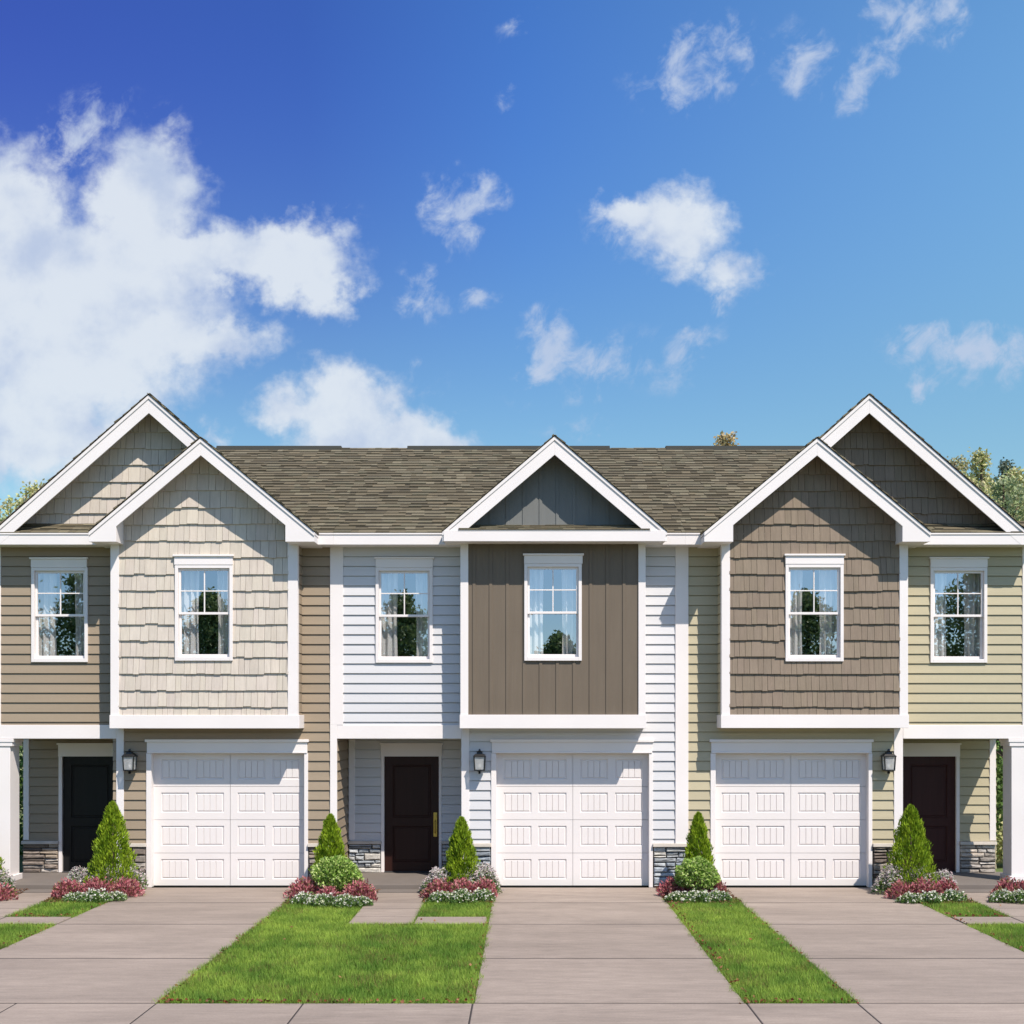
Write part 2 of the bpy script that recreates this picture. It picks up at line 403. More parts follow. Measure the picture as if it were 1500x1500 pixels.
BEDS = {'left': (-7.38, -6.46, -1.75, -.02), 'tan': (-3.64, -2.42, -2.0, -.02), 'white': (-1.52, -.54, -1.75, -.02),
        'strip': (2.22, 3.28, -1.85, -.02), 'right': (6.08, 6.90, -1.85, -.02), 'far_left': (-9.6, -8.17, -1.7, .5), 'far_right': (7.84, 9.6, -1.9, .5)}
def mulch_beds():
    n = 0
    for k, (x0, x1, y0, y1) in BEDS.items():
        m = MB(); m.box(x0, x1, y0, y1, -.2, -.004)
        tag(m.build('mulch_bed', 'mulch'), kind='structure')
    P = []
    for (x0, x1, y0, y1) in BEDS.values():
        k = int((x1 - x0) * (y1 - y0) * 1400)
        P.append(np.stack([rng.uniform(x0 - .06, x1 + .04, k), rng.uniform(y0 - .14, y1, k), rng.uniform(0, .03, k)], 1))
    P = np.concatenate(P); ax = np.tile((0, 0, 0), (len(P), 1)); a = unit(len(P)); a[:, 2] *= .25
    o = leaves('mulch_chips', P, .05, .022, pal(len(P), [(.12, .05, .025), (.20, .085, .04), (.07, .035, .02), (.26, .14, .08)], .3), 'leaf', None, a, .2)
    tag(o, 'reddish brown bark mulch strewn over the flower beds', 'mulch', kind='stuff')
mulch_beds()

LAWNS = [(-3.64, -.54, JY[4] + .03, -1.55, 1.0), (2.22, 3.28, JY[4] + .03, -1.5, 1.0),
         (-7.39, -6.46, CY1 + .02, -1.5, 1.0), (-9.6, -6.46, JY[4] + .03, CY0 - .02, 1.0), (-9.6, -8.17, CY0, -1.5, .8),
         (6.08, 6.90, CY1 + .02, -1.6, 1.0), (6.08, 9.6, JY[4] + .03, CY0 - .02, 1.0), (7.84, 9.6, CY0, -1.7, .8)]
def in_rects(P, rects):
    k = np.zeros(len(P), bool)
    for (x0, x1, y0, y1) in rects: k |= (P[:, 0] > x0) & (P[:, 0] < x1) & (P[:, 1] > y0) & (P[:, 1] < y1)
    return k
def grass():
    Ps = []
    for (x0, x1, y0, y1, dn) in LAWNS:
        k = int((x1 - x0 + .2) * (y1 - y0) * 5200 * dn)
        Ps.append(np.stack([rng.uniform(x0 - .10, x1 + .10, k), rng.uniform(y0 - .09, y1 + .02, k)], 1))
    P = np.concatenate(Ps)
    rag = .02 + .035 * np.sin(P[:, 1] * 9.1 + P[:, 0]) * np.sin(P[:, 1] * 3.7 + 1) + rng.normal(0, .018, len(P))
    bad = np.zeros(len(P), bool)
    for (a, b) in DRIVES: bad |= (P[:, 0] > a + rag) & (P[:, 0] < b - rag)
    bad |= P[:, 1] < JY[4] - rag * .6
    bad |= in_rects(P, [(r[0] + .01, r[1] - .01, r[2] + (.02 if r[2] < CY0 + .01 else -.02), r[3] + (.02 if r[3] < CY1 - .01 or r[1] - r[0] < .95 else -.02)) for r in W_L + W_M + W_R])
    bad |= in_rects(P, [(b[0] + .05, b[1] - .05, b[2] + .12, b[3]) for b in BEDS.values()])
    P = P[~bad]; n = len(P)
    f = lambda s, ph: np.sin(P[:, 0] * s + ph + 1.7 * np.sin(P[:, 1] * s * .7)) * np.sin(P[:, 1] * s * .8 + ph * 2 + np.sin(P[:, 0] * s))
    patch = .46 + .30 * f(2.3, .4) + .26 * f(6.1, 1.9) + .22 * f(15.0, .7) + rng.normal(0, .12, n)
    h = rng.uniform(.02, .05, n) * (1 + .2 * f(4.0, .2))
    ang = rng.uniform(0, 2 * np.pi, n); lean = rng.uniform(.01, .085, n)
    w = rng.uniform(.0028, .0055, n)
    base = np.stack([P[:, 0], P[:, 1], np.full(n, GRADE)], 1)
    side = np.stack([np.cos(ang), np.sin(ang), np.zeros(n)], 1) * w[:, None]
    tip = base + np.stack([-np.sin(ang) * lean, np.cos(ang) * lean, h + .03], 1)
    V = np.stack([base - side, base + side, tip], 1).reshape(-1, 3)
    t = np.clip(patch, 0, 1)[:, None]
    cols = (1 - t) * np.array((.125, .245, .034)) + t * np.array((.37, .50, .08))
    dry = rng.uniform(size=n) < np.where(f(3.1, 2.2) > .55, .22, .03); cols[dry] = (.22, .17, .06)
    cols *= rng.uniform(.75, 1.25, (n, 1))
    o = np_mesh('grass', V, 3, cols, 'grass_blade')
    tag(o, 'short mown green lawn between the driveways', 'grass', kind='stuff')
    # dead leaves caught along the lawn's edges
    E = []
    def edge(xa, ya, xb, yb, k, s=.05):
        k = int(k * .6)
        t = rng.uniform(size=k); E.append(np.stack([xa + (xb - xa) * t + rng.normal(0, s, k), ya + (yb - ya) * t + rng.normal(0, s * .8, k), rng.uniform(.0, .035, k)], 1))
    for (x0, x1, y0, y1, dn) in LAWNS[:4] + LAWNS[5:7]:
        edge(x0, y0, x1, y0, int(80 * (x1 - x0)), .03)
    edge(-.55, -9, -.55, -1.6, 110, .025); edge(2.24, -9, 2.24, -1.5, 200, .03); edge(3.27, -9, 3.27, -1.5, 70, .025); edge(-3.62, -9, -3.62, -2, 90, .025)
    edge(-6.46, -9, -6.46, -1.6, 90, .03); edge(6.08, -9, 6.08, -1.6, 90, .03)
    k = 90; E.append(np.stack([rng.uniform(-9, 9, k), rng.uniform(-8.8, -2, k), rng.uniform(.02, .05, k)], 1))
    P = np.concatenate(E); P = P[~in_rects(P, [(a + .1, b - .1, -9, 0) for (a, b) in DRIVES])]
    a = unit(len(P)); a[:, 2] *= .3
    tag(leaves('leaf_litter', P, .045, .03, pal(len(P), [(.22, .08, .035), (.16, .06, .03), (.30, .15, .07), (.25, .05, .03)], .25), 'leaf', None, a, .3),
        'dry brown leaf litter along the lawn edges', 'leaf litter', kind='stuff')
grass()

# ------------------------------------------------------------------ wall claddings
LAP = 14.25 / PPM
def siding(mb, u0, u1, w0, w1, T, holes=(), wbase=0.0, lap=LAP, c=(1, 1, 1), out=.026, top=.003):
    k0 = math.floor((w0 - wbase) / lap)
    k = k0
    while wbase + k * lap < w1:
        a, b = wbase + k * lap, wbase + (k + 1) * lap
        t = rnd.uniform(.965, 1.035)
        for (p, q, r, s) in sub_rects((u0, u1, max(a, w0), min(b, w1)), holes):
            s2 = s - .012 if s > b - .001 and s - r > .03 else s             # the nailing groove under the next lap
            mb.slab([(p, r), (q, r), (q, s2), (p, s2)], T, lambda u, w: top + (out - top) * (b - w) / lap, -.012, (t, t, t))
            if s2 < s: mb.poly([T(p, s2, -.012), T(q, s2, -.012), T(q, s, -.012), T(p, s, -.012)], (t, t, t))
        k += 1
SHK = 23.8 / PPM
def shakes(mb, u0, u1, w0, w1, T, planes=(), holes=(), wbase=0.0, row=SHK, amp=.13, stag=.010):
    k = math.floor((w0 - wbase) / row)
    while wbase + k * row < w1:
        a, b = wbase + k * row, wbase + (k + 1) * row
        u = u0 - rnd.uniform(0, .15)
        lvl = 0.0
        while u < u1:
            wd = rnd.choice((.09, .11, .13, .15, .18)) * rnd.uniform(.9, 1.1)
            if rnd.random() < .55: lvl = rnd.choice((-stag, -stag * .4, 0, stag * .5, stag))
            lo = a + lvl; t = 1 + rnd.uniform(-amp, amp) * .5
            dt = rnd.uniform(.028, .037)
            for (p, q, r, s) in sub_rects((max(u, u0), min(u + wd - .005, u1), max(lo, w0), min(b + stag * 1.2, w1)), holes):
                po = clip_poly([(p, r), (q, r), (q, s), (p, s)], planes)
                if len(po) >= 3: mb.slab(po, T, lambda uu, w: .002 + (dt - .002) * (b + stag * 1.2 - w) / (row + stag), -.004, (t, t * rnd.uniform(.985, 1.01), t * rnd.uniform(.97, 1.0)))
            u += wd
        k += 1
    for (p, q, r, s) in sub_rects((u0, u1, w0, w1), holes):       # the sheathing the shakes are nailed to
        po = clip_poly([(p, r), (q, r), (q, s), (p, s)], planes)
        if len(po) >= 3: mb.poly([T(u, w, -.004) for (u, w) in po], .45)
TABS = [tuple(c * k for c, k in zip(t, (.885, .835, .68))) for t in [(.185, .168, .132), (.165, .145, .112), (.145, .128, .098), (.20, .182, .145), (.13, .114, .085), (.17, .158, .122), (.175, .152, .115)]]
def shingles(mb, o, u, w, n, U, W, row=.18, clip=None):
    """roof plane from o along u (length U) and up-slope w (length W), normal n"""
    o, u, w, n = (np.array(t, float) for t in (o, u, w, n))
    T = lambda a, b, d: tuple(o + u * a + w * b + n * d)
    k = 0
    mb.poly([T(0, 0, 0), T(U, 0, 0), T(U, W, 0), T(0, W, 0)], (.06, .05, .04))
    while k * row < W:
        a, b = k * row, min((k + 1) * row + .03, W)
        x = -rnd.uniform(0, .3)
        while x < U:
            wd = rnd.choice((.11, .15, .19, .25, .33)) * rnd.uniform(.85, 1.15)
            c = rnd.choice(TABS); t = rnd.uniform(.9, 1.1); th = rnd.choice((.012, .013, .021, .024))
            p, q = max(x, 0), min(x + wd, U)
            if q - p > .01:
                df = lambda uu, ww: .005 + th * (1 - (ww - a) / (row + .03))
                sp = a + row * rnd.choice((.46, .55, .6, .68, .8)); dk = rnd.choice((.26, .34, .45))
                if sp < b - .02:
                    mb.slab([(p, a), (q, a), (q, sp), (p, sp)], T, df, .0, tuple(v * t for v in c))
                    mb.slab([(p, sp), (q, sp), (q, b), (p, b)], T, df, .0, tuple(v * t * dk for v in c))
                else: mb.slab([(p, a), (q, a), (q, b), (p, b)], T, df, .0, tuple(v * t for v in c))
            x += wd
        k += 1
STONES = {'brown': [(.30, .26, .22), (.22, .18, .15), (.38, .34, .30), (.15, .12, .10), (.33, .27, .21)],
          'grey': [(.42, .44, .45), (.33, .36, .39), (.50, .51, .50), (.25, .28, .31), (.46, .44, .40)],
          'pale': [(.46, .42, .38), (.38, .34, .30), (.52, .48, .44), (.28, .25, .22), (.45, .39, .33)]}
def stone(house, x0, x1, z0, z1, T, kind, returns=()):
    mb = MB(); cs = STONES[kind]
    mb.slab([(x0, z0), (x1, z0), (x1, z1), (x0, z1)], T, lambda u, w: .012, -.0, .05, 1)
    z = z0
    while z < z1 - .02:
        h = min(rnd.choice((.055, .075, .095, .125)), z1 - z)
        if z1 - z - h < .045: h = z1 - z
        x = x0
        while x < x1 - .01:
            wd = rnd.uniform(.10, .46)
            if x1 - x - wd < .09: wd = x1 - x
            cuts = [0, h]
            if h > .085 and rnd.random() < .5: cuts = [0, h * rnd.uniform(.38, .62), h]
            for za_, zb_ in zip(cuts, cuts[1:]):
                g = .007; hh = zb_ - za_; d = rnd.uniform(.026, .068); ch = min(.018, hh * .24)
                c = rnd.choice(cs); t = rnd.uniform(.7, 1.2); c = tuple(v * t for v in c)
                p, q, r, s = x + g, x + wd - g, z + za_ + g * .8, z + zb_ - g * .8
                j = lambda a: rnd.uniform(-a, a)
                outer = [(p + j(.004), r + j(.007)), ((p + q) / 2, r + j(.005)), (q + j(.004), r + j(.007)), (q + j(.004), s + j(.007)), ((p + q) / 2 + j(.04), s + j(.005)), (p + j(.004), s + j(.007))]
                cx, cy = (p + q) / 2, (r + s) / 2
                inner = [(u + math.copysign(min(ch, abs(u - cx)), cx - u) if abs(u - cx) > .045 else u, w + math.copysign(ch, cy - w)) for (u, w) in outer]
                vi = [T(u, w, d + j(.009)) for (u, w) in inner]; vo = [T(u, w, d * .55) for (u, w) in outer]; vb = [T(u, w, .01) for (u, w) in outer]
                mb.poly(vi[:2] + vi[4:], c); mb.poly(vi[1:5], c)
                for a in range(6):
                    b = (a + 1) % 6
                    mb.poly([vi[a], vo[a], vo[b], vi[b]], c); mb.poly([vo[a], vb[a], vb[b], vo[b]], c)
            x += wd
        z += h
    o = mb.build('stone_veneer', ['stone', 'mortar'], house)
    s = MB(); s.slab([(x0 - .012, z1), (x1 + .012, z1), (x1 + .012, z1 + .055), (x0 - .012, z1 + .055)], T, lambda u, w: .085 - (w - z1) * .2, 0, 1, back=True)
    s.build('sill', 'stone_sill', o, .006)
    return o

# ------------------------------------------------------------------ openings
def frame_ring(mb, x0, x1, z0, z1, t, y0, y1, bottom=None):
    bt = t if bottom is None else bottom
    mb.box(x0, x0 + t, y0, y1, z0, z1); mb.box(x1 - t, x1, y0, y1, z0, z1)
    mb.box(x0 + t, x1 - t, y0, y1, z1 - t, z1)
    if bt: mb.box(x0 + t, x1 - t, y0, y1, z0, z0 + bt)
def window(house, px0, px1, py0, py1, hp0, hp1, hy0, hy1, Y, cl=.33, cr=.27):
    x0, x1, z0, z1 = PX(px0, Y), PX(px1, Y), PZ(py1, Y), PZ(py0, Y)
    f = MB(); frame_ring(f, x0, x1, z0, z1, .052, Y - .045, Y + .10, .062)
    w = f.build('window', 'white_trim', house, .004)
    hx0, hx1, hz0, hz1 = PX(hp0, Y), PX(hp1, Y), PZ(hy1, Y), PZ(hy0, Y)
    h = MB(); h.box(hx0 + .02, hx1 - .02, Y - .052, Y + .02, z1 + .002, hz1 - .03); h.box(hx0, hx1, Y - .078, Y + .02, hz1 - .03, hz1)
    h.build('head_trim', 'white_trim', w, .004)
    a, b, c, d = x0 + .054, x1 - .054, z0 + .064, z1 - .054
    mid = (c + d) / 2 - .01
    up = MB(); frame_ring(up, a, b, mid - .018, d, .034, Y + .0, Y + .035, .038)
    up.box((a + b) / 2 - .009, (a + b) / 2 + .009, Y + .006, Y + .028, mid + .02, d - .034)
    up.box(a + .034, (a + b) / 2 - .009, Y + .007, Y + .027, (mid + d) / 2 - .009, (mid + d) / 2 + .009)
    up.box((a + b) / 2 + .009, b - .034, Y + .007, Y + .027, (mid + d) / 2 - .009, (mid + d) / 2 + .009)
    up.build('upper_sash', 'white_trim', w, .002)
    lo = MB(); frame_ring(lo, a, b, c, mid + .018, .034, Y + .04, Y + .075, .045)
    lo.box(a + .05, a + .085, Y + .022, Y + .039, mid - .035, mid - .02)
    lo.build('lower_sash', 'white_trim', w, .002)
    g = MB(); g.poly([(a + .03, Y + .0175, mid + .01), (b - .03, Y + .0175, mid + .01), (b - .03, Y + .0175, d - .03), (a + .03, Y + .0175, d - .03)]); g.build('pane', 'window_glass', w)
    g = MB(); g.poly([(a + .03, Y + .0575, c + .04), (b - .03, Y + .0575, c + .04), (b - .03, Y + .0575, mid - .01), (a + .03, Y + .0575, mid - .01)]); g.build('pane', 'window_glass', w)
    gw = b - a - .06
    for (s, e, ph) in ((a + .03 - .08, a + .03 + cl * gw, rnd.uniform(0, 6)), (b - .03 - cr * gw, b + .05, rnd.uniform(0, 6))):
        m = MB(); n = 60; zs = [c - .1, c + (d - c) * .35, c + (d - c) * .7, d + .1]
        def pt(i, k):
            t = i / n; fold = math.sin(t * 19 + ph) * .028 + math.sin(t * 43 + ph * 2) * .009
            return (s + (e - s) * t + .01 * math.sin(k * 1.7 + t * 9), Y + .21 + fold * (1 + .15 * k), zs[k])
        for i in range(n):
            for k in range(3): m.poly([pt(i, k), pt(i + 1, k), pt(i + 1, k + 1), pt(i, k + 1)])
        m.build('curtain', 'curtain', w, 0)
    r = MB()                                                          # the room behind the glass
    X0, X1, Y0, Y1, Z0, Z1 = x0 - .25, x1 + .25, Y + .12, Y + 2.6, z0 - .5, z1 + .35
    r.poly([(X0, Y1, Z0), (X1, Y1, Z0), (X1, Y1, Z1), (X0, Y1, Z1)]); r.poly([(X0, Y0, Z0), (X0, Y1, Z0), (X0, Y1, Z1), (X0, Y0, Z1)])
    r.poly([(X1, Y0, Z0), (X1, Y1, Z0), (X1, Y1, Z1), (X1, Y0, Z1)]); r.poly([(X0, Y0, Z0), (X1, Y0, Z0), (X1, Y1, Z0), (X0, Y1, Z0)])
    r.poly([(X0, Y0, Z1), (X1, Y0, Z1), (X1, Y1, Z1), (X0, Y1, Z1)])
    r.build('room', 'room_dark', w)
    return (x0 + .02, x1 - .02, z0 + .02, z1 - .02)
def hole_of(px0, px1, py0, py1, Y): return (PX(px0, Y) + .02, PX(px1, Y) - .02, PZ(py1, Y) + .02, PZ(py0, Y) - .02)

def panel_face(mb, x0, x1, z0, z1, Y, panels, bev=.022, dep=.018, lip=.03, grooves=3):
    for (p, q, r, s) in sub_rects((x0, x1, z0, z1), panels): mb.poly([(p, Y, r), (q, Y, r), (q, Y, s), (p, Y, s)])
    for (p, q, r, s) in panels:
        def ring(i, y): return [(p + i, y, r + i), (q - i, y, r + i), (q - i, y, s - i), (p + i, y, s - i)]
        R0, R1, R2, R3 = ring(0, Y), ring(bev * .45, Y + dep), ring(bev, Y + dep), ring(bev + .012, Y + .005)
        for A, B in ((R0, R1), (R1, R2), (R2, R3)):
            for k in range(4): mb.poly([A[k], A[(k + 1) % 4], B[(k + 1) % 4], B[k]])
        a, b, c, d = R3[0][0], R3[1][0], R3[0][2], R3[2][2]
        if grooves == 0: mb.poly(R3); continue
        n = grooves + 1; wd = (b - a) / n; g = .006
        for k in range(n):
            e, f_ = a + k * wd + (g if k else 0), a + (k + 1) * wd - (g if k < n - 1 else 0)
            mb.poly([(e, Y + .005, c), (f_, Y + .005, c), (f_, Y + .005, d), (e, Y + .005, d)])
            if k < n - 1:
                h0, h1, m_ = f_, f_ + 2 * g, f_ + g
                mb.poly([(h0, Y + .005, c), (m_, Y + .018, c), (m_, Y + .018, d), (h0, Y + .005, d)])
                mb.poly([(m_, Y + .018, c), (h1, Y + .005, c), (h1, Y + .005, d), (m_, Y + .018, d)])
def garage(house, off):
    Y = .12
    X = lambda p: PX(p + off)
    x0, x1, z0, z1 = X(222), X(446.5), .0, PZ(1103.5)
    bk = MB(); bk.box(x0, x1, Y + .035, Y + .07, z0, z1)
    gd = bk.build('garage_door', 'white_door', house)
    seams = [z1, PZ(1152.6), PZ(1201.6), PZ(1250.6), z0 + .012]
    cols = [(233, 274), (284, 325.6), (345.6, 386.4), (397, 437.5)]
    for i in range(4):
        zt, zb = seams[i] - .003, seams[i + 1] + .003
        m = MB(); pt = PZ(1112.5 + 49 * i); pb = PZ(1142 + 49 * i)
        xm = X(335)
        rects = [(X(a), X(b), pb, pt) for a, b in cols]
        panel_face(m, x0 + .002, xm - .003, zb, zt, Y, rects[:2]); panel_face(m, xm + .003, x1 - .002, zb, zt, Y, rects[2:])
        m.poly([(x0, Y, zt), (x1, Y, zt), (x1, Y + .034, zt), (x0, Y + .034, zt)]); m.poly([(x0, Y, zb), (x1, Y, zb), (x1, Y + .034, zb), (x0, Y + .034, zb)])
        m.build('door_section', 'white_door', gd)
    box('bottom_seal', 'room_dark', gd, x0, x1, Y + .004, Y + .034, .001, .012, 0)
    for (a, b) in ((215, 222.5), (446, 451.6)):
        box('door_casing', 'white_trim', gd, X(a), X(b), -.035, Y + .06, .0, PZ(1103.5), .004)
    h = MB(); h.box(X(216), X(450.6), -.040, Y + .06, PZ(1103.3), PZ(1087)); h.box(X(213.6), X(452.8), -.068, Y + .05, PZ(1087), PZ(1083)); h.box(X(216.3), X(450.3), -.05, .0, PZ(1103.2), PZ(1101))
    h.build('door_header', 'white_trim', gd, .004)
    return (X(217), X(450), -.1, PZ(1084))
def front_door(house, a, b, ca, cb, m, handle=False):
    """a,b door leaf; ca,cb outer casing (pixels at the recess wall)"""
    Y = RECESS; x0, x1 = PX(a, Y), PX(b, Y); zt = PZ(1108, Y); zb = .115
    d = MB(); W = x1 - x0
    ps = [(x0 + W * .15, x1 - W * .15, zb + .16, zb + .80), (x0 + W * .15, x1 - W * .15, zb + .95, zt - .15)]
    panel_face(d, x0, x1, zb, zt, Y + .03, ps, .03, .016, 0, 0)
    d.poly([(x0, Y + .06, zb), (x1, Y + .06, zb), (x1, Y + .06, zt), (x0, Y + .06, zt)])
    do = d.build('front_door', m, house)
    c = MB()
    if ca < a: c.box(PX(ca, Y), x0, Y - .03, Y + .08, zb - .015, zt)
    c.box(x1, PX(cb, Y), Y - .03, Y + .08, zb - .015, zt)
    c.box(PX(ca - .5, Y), PX(cb + .5, Y), Y - .036, Y + .08, zt, PZ(1091, Y)); c.box(PX(ca - 2, Y), PX(cb + 2, Y), Y - .06, Y + .05, PZ(1091, Y), PZ(1088.5, Y))
    c.build('door_casing', 'white_trim', do, .003)
    box('threshold', 'room_dark', do, x0, x1, Y - .03, Y + .06, zb - .015, zb - .001, .003)
    h = MB(); hx = PX(637.5, Y) if handle else (x0 + .075); hz = PZ(1208, Y)
    if handle:
        h.box(hx - .032, hx + .032, Y + .018, Y + .0295, hz - .215, hz + .215); h.tube([(hx, Y - .03, hz - .13), (hx, Y - .045, hz - .08), (hx, Y - .045, hz + .05), (hx, Y + .02, hz + .08)], .011)
        h.tube([(hx, Y + .02, hz - .15), (hx, Y - .03, hz - .13)], .011); h.tube([(hx, Y + .02, hz + .15), (hx, Y - .02, hz + .15)], .024)
        h.build('handle', 'brass', do, .002)
    return (PX(ca + 1 if ca < a else a, Y), PX(cb - 1, Y), -.2, PZ(1092, Y))

# ------------------------------------------------------------------ roofs
RIDGE_Y, RIDGE_Z = DEPTH / 2, PZ(655, DEPTH / 2) - .03
FB, FT = PZ(798, EAVE), PZ(780.5, EAVE)
SL = (RIDGE_Z - FT) / (RIDGE_Y - EAVE)
def main_roof(house, x0, x1, end_l=False, end_r=False, caps=()):
    ln = math.hypot(RIDGE_Y - EAVE, RIDGE_Z - FT); w = (0, (RIDGE_Y - EAVE) / ln, (RIDGE_Z - FT) / ln); n = (0, -w[2], w[1])
    m = MB(); o = (x0, EAVE - .03, FT + .004 - .03 * SL)
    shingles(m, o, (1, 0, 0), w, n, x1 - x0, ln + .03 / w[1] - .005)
    ro = m.build('roof', 'shingle', house)
    b = MB(); yb = DEPTH - EAVE
    b.poly([(x0, yb, FT), (x1, yb, FT), (x1, RIDGE_Y, RIDGE_Z), (x0, RIDGE_Y, RIDGE_Z)], (.12, .105, .08))
    b.build('rear_slope', 'shingle', ro)
    for (a, c) in caps:
        q = MB(); Y0 = RIDGE_Y
        q.slab([(PX(a, Y0), RIDGE_Z - .05), (PX(c, Y0), RIDGE_Z - .05), (PX(c, Y0), RIDGE_Z + .05), (PX(a, Y0), RIDGE_Z + .05)], front(Y0 - .1), lambda u, ww: .03 if ww < RIDGE_Z else -.06, -.24, 1, back=True)
        q.build('ridge_cap', 'ridge_dark', ro)
    return ro
def pent(house, x0, x1):
    """the strip of eave shingles that carries on under an end gable"""
    L_ = .60; w = (0, 1 / math.hypot(1, SL), SL / math.hypot(1, SL)); m = MB()
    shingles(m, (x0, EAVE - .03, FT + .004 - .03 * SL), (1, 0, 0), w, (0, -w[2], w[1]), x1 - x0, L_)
    m.build('pent_roof', 'shingle', house)
def eave(house, x0, x1):
    """fascia with a drip edge, closed underneath by a soffit"""
    f = MB(); f.box(x0, x1, EAVE - .02, EAVE + .01, FB, FT - .035); f.box(x0, x1, EAVE - .034, EAVE + .01, FT - .033, FT - .006)
    fo = f.build('fascia', 'white_trim', house, .004)
    s = MB(); s.box(x0, x1, EAVE + .012, .0, FB + .012, FB + .03); s.build('soffit', 'white_trim', house)
    return fo
def gable(house, ap, ae, xl, xr, ye, yb, Yf, Yback, Ywall, boxed=None, thick=25, name='gable_roof'):
    """ap,ae: apex pixel; xl,xr rake ends; ye roof edge row at the ends, yb bottom row of fascia. boxed: inner columns of the boxed returns"""
    xa, za = PX(ap, Yf), PZ(ae, Yf); xL, xR, ze, zb = PX(xl, Yf), PX(xr, Yf), PZ(ye, Yf), PZ(yb, Yf)
    t = thick / PPM
    first = None
    for sgn, xe in ((-1, xL), (1, xR)):
        run = abs(xe - xa); ln = math.hypot(run, za - ze); w = (-sgn * run / ln, 0, (za - ze) / ln); n = (sgn * (za - ze) / ln, 0, run / ln)
        m = MB(); o = (xe, Yf - .035, ze) if sgn > 0 else (xe, Yback, ze)
        u = (0, 1, 0) if sgn > 0 else (0, -1, 0)
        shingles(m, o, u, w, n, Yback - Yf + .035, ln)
        ro = m.build(name, 'shingle', house)
        first = first or ro
        k = (za - ze) / run
        top = lambda x: za - k * abs(x - xa) - .012
        # deck under the shingles, its underside the painted soffit
        d = MB(); pl = [(xa, za - .012), (xe, ze - .012), (xe, ze - .05), (xa, za - .05)]
        d.slab(pl if sgn > 0 else pl[::-1], front(Yf + .03), lambda a, b: 0, -(max(Ywall + .3, Yback if Yback > 5 else 0) - Yf - .03), 1, back=True)
        d.build('rake_soffit', 'white_trim', ro)
        # rake board with a narrower shadow board along its top edge
        r = MB()
        if boxed:
            xi = PX(boxed[0 if sgn < 0 else 1], Yf); zi = za - t - k * abs(xi - xa)
            pl = [(xa, za - .014), (xa, za - t), (xi, zi), (xi, zb), (xe, zb), (xe, ze - .014)]
        else:
            xb_ = xa + sgn * (run - (t - (ze - zb)) / k) if t > (ze - zb) else xe
            xb_ = xa + sgn * min(run, (za - t - zb) / k)
            pl = [(xa, za - .014), (xa, za - t), (xb_, max(zb, za - t - k * abs(xb_ - xa))), (xe, zb), (xe, ze - .014)]
        r.slab(pl if sgn < 0 else pl[::-1], front(Yf + .028), lambda a, b: .028, 0, 1, back=True)
        s = .062; pl = [(xa, za - .013), (xa, za - .013 - s), (xe, ze - .013 - s), (xe, ze - .013)]
        r.slab(pl if sgn < 0 else pl[::-1], front(Yf), lambda a, b: .018, -.001, 1, back=True)
        r.build('rake_board', 'white_trim', ro, .003)
        if boxed:
            xi = PX(boxed[0 if sgn < 0 else 1], Yf)
            pl = [(xi, zb + .004), (xe - sgn * .004, zb + .004), (xe - sgn * .004, ze - .06), (xi, ze - .06 + k * abs(xe - xi))]
            g = MB(); g.slab(pl if sgn > 0 else pl[::-1], front(Yf + .029), lambda a, b: 0, -(0 - Yf - .03 - .0), 1, back=True)
            g.build('boxed_return', 'white_trim', ro, .003)
    k = (za - ze) / (xR - xa)
    return xa, za - .05, k
def tri_planes(xa, za, kl, kr=None):
    kr = kr or kl
    return [(kr, 1, za + kr * xa), (-kl, 1, za - kl * xa)]

# ------------------------------------------------------------------ pieces shared by the houses
def corner_board(house, p0, p1, y0, y1, Y, name='corner_board', out=.03, back=.03):
    return box(name, 'white_trim', house, PX(p0, Y), PX(p1, Y), Y - out, Y + back, PZ(y1, Y), PZ(y0, Y), .004)
def bay(house, p0, p1, i0, i1, ytop, cladding, b0, b1, yb0, yb1):
    """jutting upper-storey bay: corner boards p0-i0 and i1-p1, skirt b0-b1 x yb0-yb1"""
    x0, x1 = PX(p0, BAY), PX(p1, BAY); zb, zt = PZ(yb1, BAY), PZ(ytop, BAY)
    s = MB(); s.poly([(x0 + .02, BAY + .03, zb + .1), (x1 - .02, BAY + .03, zb + .1), (x1 - .02, .0, zb + .1), (x0 + .02, .0, zb + .1)])
    body = s.build('bay', 'white_trim', house)
    for (x, T) in ((x0 + .012, left), (x1 - .012, right)):
        s = MB(); siding(s, BAY + .03, -.0, zb, zt + .35, T(x), out=.012); s.build('bay_side', cladding, body)
    for (a, b) in ((p0, i0), (i1, p1)): box('corner_board', 'white_trim', body, PX(a, BAY), PX(b, BAY), BAY - .03, BAY + .10, PZ(yb0, BAY), zt, .004)
    k = MB(); k.box(PX(b0, BAY), PX(b1, BAY), BAY - .045, -.001, zb, PZ(yb0, BAY))
    k.build('skirt_board', 'white_trim', body, .005)
    return body
def porch_beam(house, p0, p1, y0=1062, y1=1082):
    b = MB(); b.box(PX(p0), PX(p1), -.035, .16, PZ(y1), PZ(y0))
    o = b.build('porch_beam', 'white_trim', house, .005)
    return o
def porch_ceiling(house, x0, x1):
    box('porch_ceiling', 'white_trim', house, x0, x1, .16, RECESS, PZ(1081), PZ(1081) + .05, 0)
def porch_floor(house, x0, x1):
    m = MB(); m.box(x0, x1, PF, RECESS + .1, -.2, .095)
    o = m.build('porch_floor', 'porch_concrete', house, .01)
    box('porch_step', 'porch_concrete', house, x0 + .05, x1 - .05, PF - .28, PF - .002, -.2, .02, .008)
    return o
